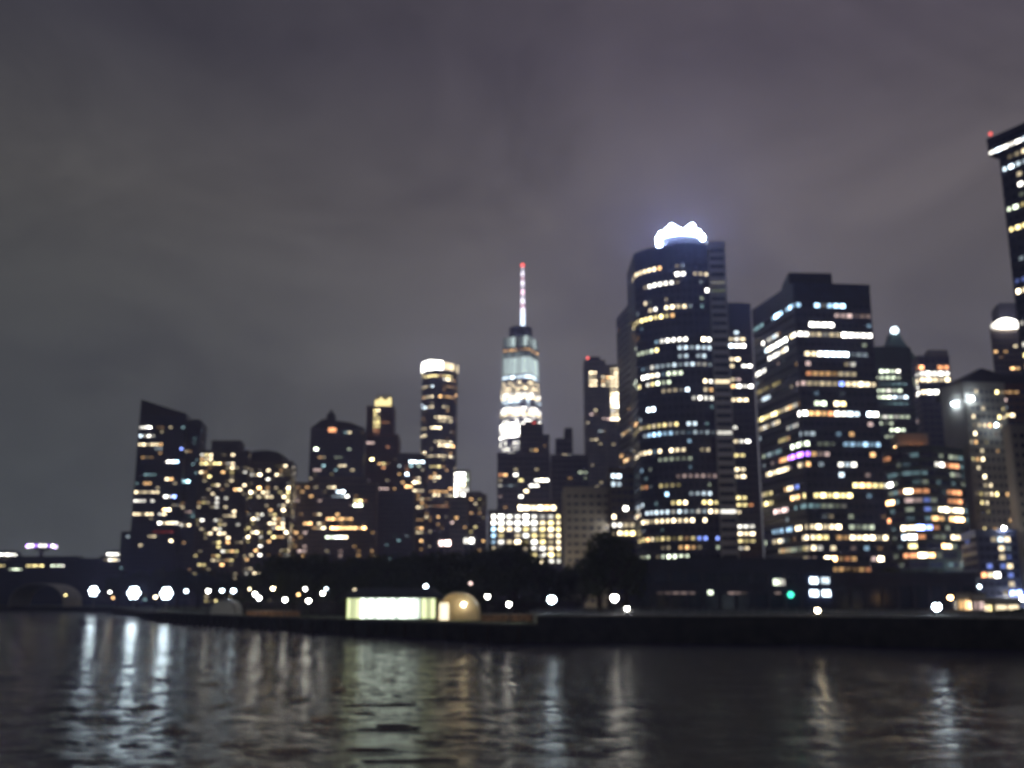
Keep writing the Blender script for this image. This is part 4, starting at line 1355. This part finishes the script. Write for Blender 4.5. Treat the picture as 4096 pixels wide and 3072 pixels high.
rf.loft([[(xa - ox - 1.2, -2.0, zt - GZ), (xb - ox + 1.2, -2.0, zt - GZ), (xb - ox + 1.2, 12, zt - GZ), (xa - ox - 1.2, 12, zt - GZ)],
         [(xa - ox - 1.0, -1.8, zt - GZ + 0.35), (xb - ox + 1.0, -1.8, zt - GZ + 0.35), (xb - ox + 1.0, 11.8, zt - GZ + 0.35), (xa - ox - 1.0, 11.8, zt - GZ + 0.35)],
         [(xa - ox + 3, 3.6, zr - GZ), (xb - ox - 1.5, 3.6, zr - GZ), (xb - ox - 1.5, 6.4, zr - GZ), (xa - ox + 3, 6.4, zr - GZ)]])
rf.build('roof', M['roof'], pv)
for k in range(6):
    x = xa - ox + (xb - xa) * (k + 0.5) / 6
    MB().lathe([(0.09, 0.2), (0.08, zt - GZ + 0.05)], 8, (x, -1.5, 0)).build('column', M['steel'], pv)

# warm tent beside it
o, w, h = arch_canopy('warm_lit_tent', 'cream domed tent lit warm from inside beside the white pavilion', 1742, 1920, 2366, 226, 9, M['tent'], n=14, ribs=4)
MB().box(-w / 2 * .93, w / 2 * .93, 8.2, 8.4, 0, h * .62).build('back_curtain', M['canvas'], o)
MB().add([(-w / 2 * .97 * math.cos(math.pi * i / 14), 0.15, max(.01, h * .96 * math.sin(math.pi * i / 14) ** .75)) for i in range(15)] +
         [(-w / 2 * .97 * math.cos(math.pi * i / 14), 0.2, max(.01, h * .96 * math.sin(math.pi * i / 14) ** .75)) for i in range(15)],
         [tuple(range(14, -1, -1)), tuple(range(15, 30))] + [(i, (i + 1) % 15, (i + 1) % 15 + 15, i + 15) for i in range(15)]).build('front_sheet', M['tent'], o)
MB().ball((1.4, -0.7, h * .55), 0.42, 10, 6).build('tent_lamp', lamp_material('w', 30), o)
MB().ball((-1.0, 3.5, h * .6), 0.5, 10, 6).build('tent_lamp', lamp_material('w', 60), o)
MB().tube([(1.4, -0.7, h * .58), (1.4, 0.0, h * .9)], 0.04).build('lamp_cord', M['dark_steel'], o)
MB().tube([(-1.0, 3.5, h * .63), (-1.0, 3.5, h * .96)], 0.04).build('lamp_cord', M['dark_steel'], o)
MB().box(-w / 2 * .8, -w / 2 * .4, -0.1, 0.05, 0.1, h * .6).build('lit_doorway', principled('lit canvas doorway', (0.8, 0.75, 0.6), 0.6, emit=(1, 0.88, 0.62), estr=1.6), o)

# little pale tent by the promenade lamps
o, w, h = arch_canopy('small_white_tent', 'small white tent below the twin promenade lamps', 842, 946, 2398, 300, 8, M['white_paint'], n=8, ribs=3)
MB().add([(-w / 2 * .97 * math.cos(math.pi * i / 8), yy, max(.01, h * .96 * math.sin(math.pi * i / 8) ** .75)) for yy in (0.15, 0.2) for i in range(9)],
         [tuple(range(8, -1, -1)), tuple(range(9, 18))] + [(i, (i + 1) % 9, (i + 1) % 9 + 9, i + 9) for i in range(9)]).build('front_sheet', M['white_paint'], o)

# dark ferry terminal on the quay
Yt = 255
poly, H = rect(2545, 3330, 2246, Yt, 40)
b = Building('dark_ferry_terminal', 'long dark ferry terminal on the quay with four white windows and a green signal', 'terminal', mid2(poly))
b.block(poly, TZ - 0.6, H, M['black_panel'], M['black_panel'], fh=5.2, bw=4.0, win_h=0.45, parapet=0.8)
p2, H2 = rect(3270, 3900, 2300, Yt + 8, 30)
b.block(p2, TZ - 0.6, H2, M['black_panel'], M['black_panel'], fh=5.0, bw=4.2, win_h=0.45, parapet=0.6)
for u, v, hue, lev in ((3256, 2322, 'c', 4), (3302, 2322, 'c', 3), (3257, 2373, 'c', 4), (3306, 2373, 'c', 4), (3110, 2328, 'g', 2), (3125, 2329, 'n', 1)):
    p = at(u, v, Yt - 0.5)
    b.solid('window', window_material(hue, lev), MB().box(p.x - 0.95, p.x + 0.95, Yt - 0.5, Yt - 0.3, p.z - 0.75, p.z + 0.75))
p = at(3163, 2379, Yt - 0.6)
b.solid('signal_light', lamp_material('G', 3.0), MB().ball((p.x, p.y, p.z), 0.75, 10, 6))
b.solid('signal_bracket', M['dark_steel'], MB().tube([(p.x, p.y, p.z), (p.x, p.y + 0.9, p.z)], 0.1))
for u in list(range(2640, 2770, 32)) + [2925, 2950, 2975, 3112]:
    p = at(u, 2372, Yt - 0.5)
    b.solid('window', window_material('k', 0), MB().box(p.x - 0.7, p.x + 0.7, Yt - 0.5, Yt - 0.3, p.z - 0.3, p.z + 0.3))
p = at(2842, 2370, Yt - 0.5)
b.solid('window', window_material('g', 2), MB().box(p.x - 0.6, p.x + 0.6, Yt - 0.5, Yt - 0.3, p.z - 0.5, p.z + 0.5))
b.roof_plant(rect(2700, 2960, 2246, Yt + 6, 20)[0], H, 1.4, 0.1)

# shops at the right end of the quay
shops = [(3826, 3880, 2376, 262, 'a', 'amber', 'amber lit shop front below the pale column block'), (3884, 3936, 2380, 260, 'k', 'pink', 'pinkish lit shop front next to the amber shop'),
         (3974, 4074, 2398, 215, 'y', 'cream', 'cream coloured low kiosk with lit front by the right edge')]
for u0, u1, v, Y, hue, cn, lab in shops:
    poly, H = rect(u0, u1, v, Y, 8)
    b = Building('lit_shop', lab, 'shop', mid2(poly))
    b.block(poly, TZ - 0.4, H, M['beige'], M['beige'], fh=max(2.0, (H - TZ + 0.3) * 0.98), bw=2.2, win_h=0.6, pier=0.25, parapet=0.3)
    for c in b.cells:
        b.window(c, hue if random.random() < 0.7 else 'w', random.choice((1, 2, 3)))
    aw = MB()
    aw.add([(poly[0][0], Y - 0.3, H - 0.2), (poly[1][0], Y - 0.3, H - 0.2), (poly[1][0], Y - 1.6, H - 0.9), (poly[0][0], Y - 1.6, H - 0.9),
            (poly[0][0], Y - 0.3, H - 0.3), (poly[1][0], Y - 0.3, H - 0.3), (poly[1][0], Y - 1.6, H - 1.0), (poly[0][0], Y - 1.6, H - 1.0)],
           [(0, 3, 2, 1), (4, 5, 6, 7), (0, 1, 5, 4), (1, 2, 6, 5), (2, 3, 7, 6), (3, 0, 4, 7)])
    b.solid('awning', M['canvas'], aw)

# ------------------------------------------------------------------ lamps
def street_lamp(label, u, v, Y, hue, strength, r=0.42, zb=GZ, name='street_lamp', group='lamps along the waterfront', arm=True):
    p = at(u, v, Y)
    o = thing(name, label, 'street lamp', (p.x, Y, zb), 0, group)
    h = p.z - zb
    MB().lathe([(0.22, 0), (0.2, 0.5), (0.11, 0.6), (0.07, h - r * 0.9)], 8).build('pole', M['dark_steel'], o)
    gl_ = MB().ball((0, 0, h), r, 12, 8).build('globe', lamp_material(hue, strength), o)
    MB().lathe([(r * 0.75, h + r * 0.72), (r * 0.45, h + r * 1.08), (0.05, h + r * 1.4)], 10).build('cap', M['dark_steel'], gl_)
    return o


def flood_mast(label, u, v, Y, hue, strength, n=6, r=0.5, zb=GZ):
    p = at(u, v, Y)
    o = thing('floodlight_mast', label, 'floodlight', (p.x, Y, zb), 0, 'floodlight masts on the pier')
    h = p.z - zb
    MB().lathe([(0.3, 0), (0.14, h + 2.2 * r)], 8, (0, 0.35, 0)).build('pole', M['steel'], o)
    for q in (-1, 0, 1):
        MB().box(-r * 2.2, r * 2.2, 0.05, 0.15, h + q * r * 1.8 - 0.08, h + q * r * 1.8 + 0.08).build('crossbar', M['steel'], o)
    for k in range(n):
        x = 0 if k == 0 else r * 1.75 * math.cos(k * math.pi / 3)
        z = h if k == 0 else h + r * 1.75 * math.sin(k * math.pi / 3)
        hs = MB().lathe([(r * 0.5, 0.0), (r * 0.86, 0.25)], 10).build('lamp_housing', M['dark_steel'], o)
        hs.rotation_euler = (R(82), 0, 0)
        hs.location = (x, -0.2, z)
        MB().lathe([(r * 0.84, 0.26), (r * 0.7, 0.42), (r * 0.1, 0.5)], 10).build('lens', lamp_material(hue, strength), hs)
    return o


flood_mast('largest of the three glaring blue-white floodlights on the left pier', 537, 2372, 470, 'c', 26, 7, 1.1)
flood_mast('glaring blue-white floodlight on the pier, right of the largest one', 667, 2374, 420, 'c', 26, 7, 0.95)
flood_mast('glaring blue-white floodlight on the pier, leftmost of the three', 376, 2365, 560, 'c', 24, 7, 1.0)
LAMPS = [
    ('small yellow globe lamp beside the pale arched canopy', 262, 2380, 640, 'y', 8, .45),
    ('small white globe lamp between the two left floodlights', 440, 2368, 500, 'n', 14, .45), ('small amber globe lamp low between the two left floodlights', 452, 2391, 480, 'a', 6, .4),
    ('warm globe lamp just left of the rightmost pier floodlight', 622, 2388, 400, 'w', 12, .45), ('cool globe lamp just right of the rightmost pier floodlight', 745, 2364, 380, 'c', 14, .5),
    ('white globe lamp halfway between the pier and the small white tent', 833, 2364, 340, 'n', 22, .5), ('cool globe lamp above the white tent, left of the pair', 888, 2362, 318, 'c', 22, .42),
    ('cool globe lamp above the white tent, right of the pair', 934, 2363, 312, 'c', 26, .5), ('small dim globe lamp just right of the white tent', 998, 2356, 320, 'w', 8, .3),
    ('white globe lamp in the park, upper of two close together', 1020, 2376, 285, 'n', 26, .42), ('white globe lamp in the park, lower of two close together', 1036, 2392, 275, 'n', 30, .42),
    ('amber globe lamp high under the trees left of the pavilion', 1092, 2354, 300, 'w', 16, .42), ('bright warm globe lamp low by the promenade, left of the pavilion', 1140, 2399, 262, 'n', 34, .42),
    ('white globe lamp high under the trees, above the low bright one', 1221, 2356, 285, 'n', 16, .36), ('bright warm globe lamp low by the promenade, nearest the pavilion', 1234, 2403, 256, 'n', 34, .42),
    ('white globe lamp between the trees just left of the pavilion', 1291, 2373, 262, 'n', 26, .38), ('small cool globe lamp above its neighbour left of the pavilion', 1305, 2355, 280, 'c', 10, .3),
    ('small dim amber globe lamp between the two low promenade lamps', 1194, 2378, 280, 'a', 8, .28), ('faint warm globe lamp above the left end of the pavilion', 1420, 2360, 270, 'w', 3, .36),
    ('cool blue globe lamp standing above the pavilion roof', 1703, 2345, 262, 'c', 16, .42), ('pinkish white globe lamp right of the warm tent', 1950, 2386, 225, 'n', 20, .40),
    ('white globe lamp low right of the warm tent', 2036, 2417, 205, 'n', 34, .36), ('faint warm globe lamp above the warm tent', 1882, 2333, 270, 'k', 3, .34),
    ('large blue-white globe lamp before the dark trees mid shore', 2207, 2398, 195, 'c', 30, .62), ('bright white globe lamp by the tall dark tree', 2458, 2392, 185, 'n', 36, .52),
    ('small white globe lamp on the quay wall right of the tall dark tree', 2508, 2434, 172, 'n', 24, .30), ('lone warm globe lamp on the quay before the ferry terminal', 3270, 2442, 172, 'w', 34, .34),
    ('large glaring white floodlight globe at the right end of the quay', 3747, 2427, 172, 'c', 40, .55), ('cool globe lamp above the shops at the right', 3814, 2347, 374, 'c', 120, .85),
    ('warm globe lamp before the amber shop at the right', 3801, 2390, 240, 'a', 18, .46), ('small cool globe lamp before the blue low block', 3918, 2346, 280, 'c', 10, .4),
    ('small cool globe lamp cut by the right edge', 4090, 2393, 330, 'n', 160, .6), ('white globe lamp by the foot of the banded green block', 3873, 2256, 388, 'n', 160, .6),
    ('faint warm lamp low before the brown stone block, seen past the trees', 2302, 2292, 452, 'w', 160, .6),
]
for lab, u, v, Y, hue, s, r in LAMPS:
    zb = TZ - 0.05 if (u > 2480 and Y < 330) else GZ
    street_lamp(lab, u, v, Y, hue, s * 1.1, r * 1.2, zb)

# ------------------------------------------------------------------ trees
def crown_mesh(seed, n=2600):
    rs = np.random.default_rng(seed)
    lobes = []
    for k in range(15):
        a = rs.uniform(0, 6.28)
        q = rs.uniform(0.1, 0.75)
        lobes.append((q * math.cos(a), q * math.sin(a), rs.uniform(-0.45, 0.62), rs.uniform(0.26, 0.48)))
    lobes.append((0.05, 0.0, 0.55, 0.42))
    vs, fs = [], []
    for k in range(n):
        lx, ly, lz, lr = lobes[rs.integers(len(lobes))]
        d = rs.normal(size=3)
        d /= np.linalg.norm(d)
        rr = lr * rs.uniform(0.45, 1.06) ** 0.6
        c = np.array([lx, ly, lz]) + d * rr
        s = rs.uniform(0.035, 0.085)
        a = rs.normal(size=3)
        a /= np.linalg.norm(a)
        bb = np.cross(a, rs.normal(size=3))
        bb /= np.linalg.norm(bb)
        o = len(vs)
        vs += [tuple(c - a * s), tuple(c + bb * s * 0.6), tuple(c + a * s), tuple(c - bb * s * 0.6)]
        fs.append((o, o + 1, o + 2, o + 3))
    me = bpy.data.meshes.new('crown')
    me.from_pydata(vs, [], fs)
    me.materials.append(M['leaf'])
    return me


def trunk_mesh(seed):
    rs = random.Random(seed)
    mb = MB()
    mb.tube([(0, 0, -0.05), (0.01, 0, 0.15), (-0.01, 0.01, 0.4), (0.02, 0, 0.75)], [0.05, 0.036, 0.03, 0.012], 8)
    for k in range(6):
        a = k * 1.05 + rs.uniform(-.3, .3)
        z = rs.uniform(0.28, 0.5)
        L = rs.uniform(0.2, 0.34)
        mb.tube([(0, 0, z), (L * .5 * math.cos(a), L * .5 * math.sin(a), z + 0.12), (L * math.cos(a), L * math.sin(a), z + 0.3)], [0.02, 0.013, 0.004], 5)
    return mb.mesh('trunk', M['bark'])


CROWNS = [crown_mesh(s) for s in (1, 2, 3, 4, 5)]
TRUNKS = [trunk_mesh(s) for s in (1, 2, 3)]


def tree(u, vtop, Y, wid, label, k, zb=GZ, group='dark trees of the waterfront park', squash=1.0):
    p = at(u, vtop, Y)
    h = p.z - zb
    o = thing('park_tree', label, 'tree', (p.x, Y, zb - 0.05), random.uniform(0, 6.28), group)
    t = link('trunk', TRUNKS[k % 3], o)
    t.scale = (h, h, h)
    c = link('crown', CROWNS[k % 5], o, (0, 0, h * 0.57))
    c.scale = (wid / 2, wid / 2, h * 0.42)
    c.rotation_euler = (0, 0, random.uniform(0, 6.28))
    return o


def back_label(u):
    if u < 1300:
        return 'tall dark park tree in the back row behind the promenade lamps left of the pavilion'
    if u < 1760:
        return 'tall dark park tree in the back row behind the lit pavilion'
    if u < 2130:
        return 'tall dark park tree in the back row before the bright grid block'
    return 'dark park tree below the brown stone block, lower than the back row'


def front_label(u):
    return 'lower dark park tree in the front row %s' % ('left of the pavilion' if u < 1400 else 'over the pavilion roof' if u < 1760 else 'right of the warm tent')


k = 0
for u, v, Y, w in ((1060, 2275, 330, 15), (1110, 2215, 345, 18), (1150, 2195, 330, 16), (1210, 2208, 350, 18), (1265, 2205, 335, 17), (1320, 2215, 340, 17), (1365, 2235, 330, 15), (1420, 2222, 325, 17),
                   (1470, 2215, 330, 17), (1530, 2212, 320, 17), (1590, 2205, 335, 18), (1650, 2202, 320, 17), (1700, 2212, 330, 16), (1760, 2195, 320, 17), (1820, 2200, 330, 17), (1880, 2190, 318, 17),
                   (1935, 2182, 330, 17), (1985, 2170, 320, 16), (2040, 2165, 315, 16), (2090, 2160, 310, 15), (2125, 2185, 300, 13), (2170, 2262, 300, 13), (2225, 2275, 300, 13), (2280, 2262, 290, 14), (2330, 2240, 285, 14)):
    tree(u, v, Y, w, back_label(u), k)
    k += 1
for u, v, Y, w in ((1180, 2270, 300, 13), (1350, 2290, 295, 13), (1480, 2280, 285, 14), (1610, 2290, 280, 13), (1720, 2285, 290, 14), (1830, 2270, 285, 14), (1950, 2265, 275, 14), (2060, 2262, 265, 14)):
    tree(u, v, Y, w, front_label(u), k)
    k += 1
tree(2438, 2098, 240, 13, 'tall dark tree standing at the foot of the rounded tower', 1, group='dark trees of the waterfront park')
tree(2392, 2170, 236, 11, 'dark tree just left of the tall one below the rounded tower', 3)
tree(2500, 2150, 250, 12, 'dark tree just right of the tall one below the rounded tower', 4)
SL = 'low dark tree on the left pier behind the floodlights'
for u, v, Y, w in ((480, 2300, 640, 20), (560, 2275, 650, 22), (640, 2262, 640, 22), (720, 2265, 620, 20), (800, 2270, 560, 18), (860, 2268, 520, 18), (920, 2280, 470, 16), (985, 2285, 420, 15)):
    tree(u, v, Y, w, SL, k, group='trees on the left pier')
    k += 1
RL = 'dark street tree between the ferry terminal and the shops at the right'
for u, v, Y, w in ((3390, 2270, 275, 11), (3450, 2285, 270, 10), (3560, 2262, 285, 12), (3640, 2275, 280, 11), (3710, 2262, 285, 12), (3770, 2300, 280, 10)):
    tree(u, v, Y, w, RL, k, zb=TZ - 0.05, group='street trees at the right')
    k += 1
EL = 'low dark bush-like tree on the quay edge at the right corner'
for u, v, Y, w in ((3960, 2440, 165, 5), (4040, 2436, 166, 5.5), (4095, 2430, 168, 6)):
    tree(u, v, Y, w, EL, k, zb=TZ - 0.05, group='low trees on the quay edge')
    k += 1

# a hedge under the trees, and walls added for lamplit ground, its orange in their brick
def hedge(name, label, pts, w, h, n, seed):
    rs = np.random.default_rng(seed)
    o = thing(name, label, 'hedge', (pts[0][0], pts[0][1], GZ))
    P = np.array(pts)
    vs, fs = [], []
    for i in range(n):
        t = rs.uniform(0, len(P) - 1.001)
        k = int(t)
        c = P[k] + (P[k + 1] - P[k]) * (t - k)
        hh = h * (0.8 + 0.35 * noise.noise(Vector((c[0] * 0.15, c[1] * 0.15, seed))))
        c = np.array([c[0] - pts[0][0], c[1] + rs.uniform(-w, w) - pts[0][1], rs.uniform(0.1, 1) * hh])
        q = rs.uniform(0.25, 0.6)
        a = rs.normal(size=3)
        a /= np.linalg.norm(a)
        bb = np.cross(a, rs.normal(size=3))
        bb /= np.linalg.norm(bb)
        m = len(vs)
        vs += [tuple(c - a * q), tuple(c + bb * q * 0.6), tuple(c + a * q), tuple(c - bb * q * 0.6)]
        fs.append((m, m + 1, m + 2, m + 3))
    me = bpy.data.meshes.new('foliage')
    me.from_pydata(vs, [], fs)
    me.materials.append(M['leaf'])
    link('foliage', me, o)
    core = MB()
    for k in range(len(P) - 1):
        d = (P[k + 1] - P[k])
        L = float(np.hypot(*d))
        d = d / L
        core.obox((P[k] + P[k + 1]) / 2 - P[0], d, (d[1], -d[0]), L - 0.1, -w * 0.5, w * 0.5, 0, h * 0.6)
    core.build('branches', M['bark'], o)
    return o


def ground_at(u, Y):
    return (at(u, 2400, Y).x, Y)


hedge('park_hedge', 'long dark hedge under the park trees behind the promenade lamps', [ground_at(u, Y) for u, Y in ((930, 352), (1150, 322), (1400, 300), (1700, 288), (2000, 285), (2330, 280))], 2.0, 6.5, 9000, 3)
for label, u0, u1, v, Y in (('low orange brick wall added for the lamplit ground left of the pavilion', 985, 1200, 2428, 278),
                            ('low orange brick wall added for the lamplit ground between the warm tent and the blue-white lamp', 1925, 2260, 2438, 214)):
    a, c = at(u0, v, Y), at(u1, v, Y)
    o = thing('lamplit_ground_wall', label, 'wall', (a.x, Y, GZ))
    o['kind'] = 'thing'
    L, hh = c.x - a.x, (a.z - GZ) * 0.6
    MB().box(0, L, 0, 0.5, -0.2, hh).build('brickwork', principled('lamplight orange brick', (0.26, 0.14, 0.07), 0.85, noise_scale=1.2, noise_amt=0.5), o)
    for k in range(int(L / 2.5)):
        MB().box(k * 2.5 + 0.02, k * 2.5 + 2.46, -0.08, 0.58, hh, hh + 0.14).build('coping_stone', M['coping'], o)

# ------------------------------------------------------------------ night haze, its thickness and blue also standing in for lens glow
hz = MB().box(-1900, 1900, -60, 2400, -1.5, 640)
hm = bpy.data.materials.new('night haze')
hm.use_nodes = True
hm.node_tree.nodes.clear()
pvn = hm.node_tree.nodes.new('ShaderNodeVolumePrincipled')
pvn.inputs['Color'].default_value = (0.50, 0.52, 1.0, 1)
pvn.inputs['Density'].default_value = 0.00034
pvn.inputs['Anisotropy'].default_value = 0.76
mo = hm.node_tree.nodes.new('ShaderNodeOutputMaterial')
hm.node_tree.links.new(pvn.outputs[0], mo.inputs['Volume'])
ho = hz.build('haze', hm)
ho['kind'] = 'stuff'
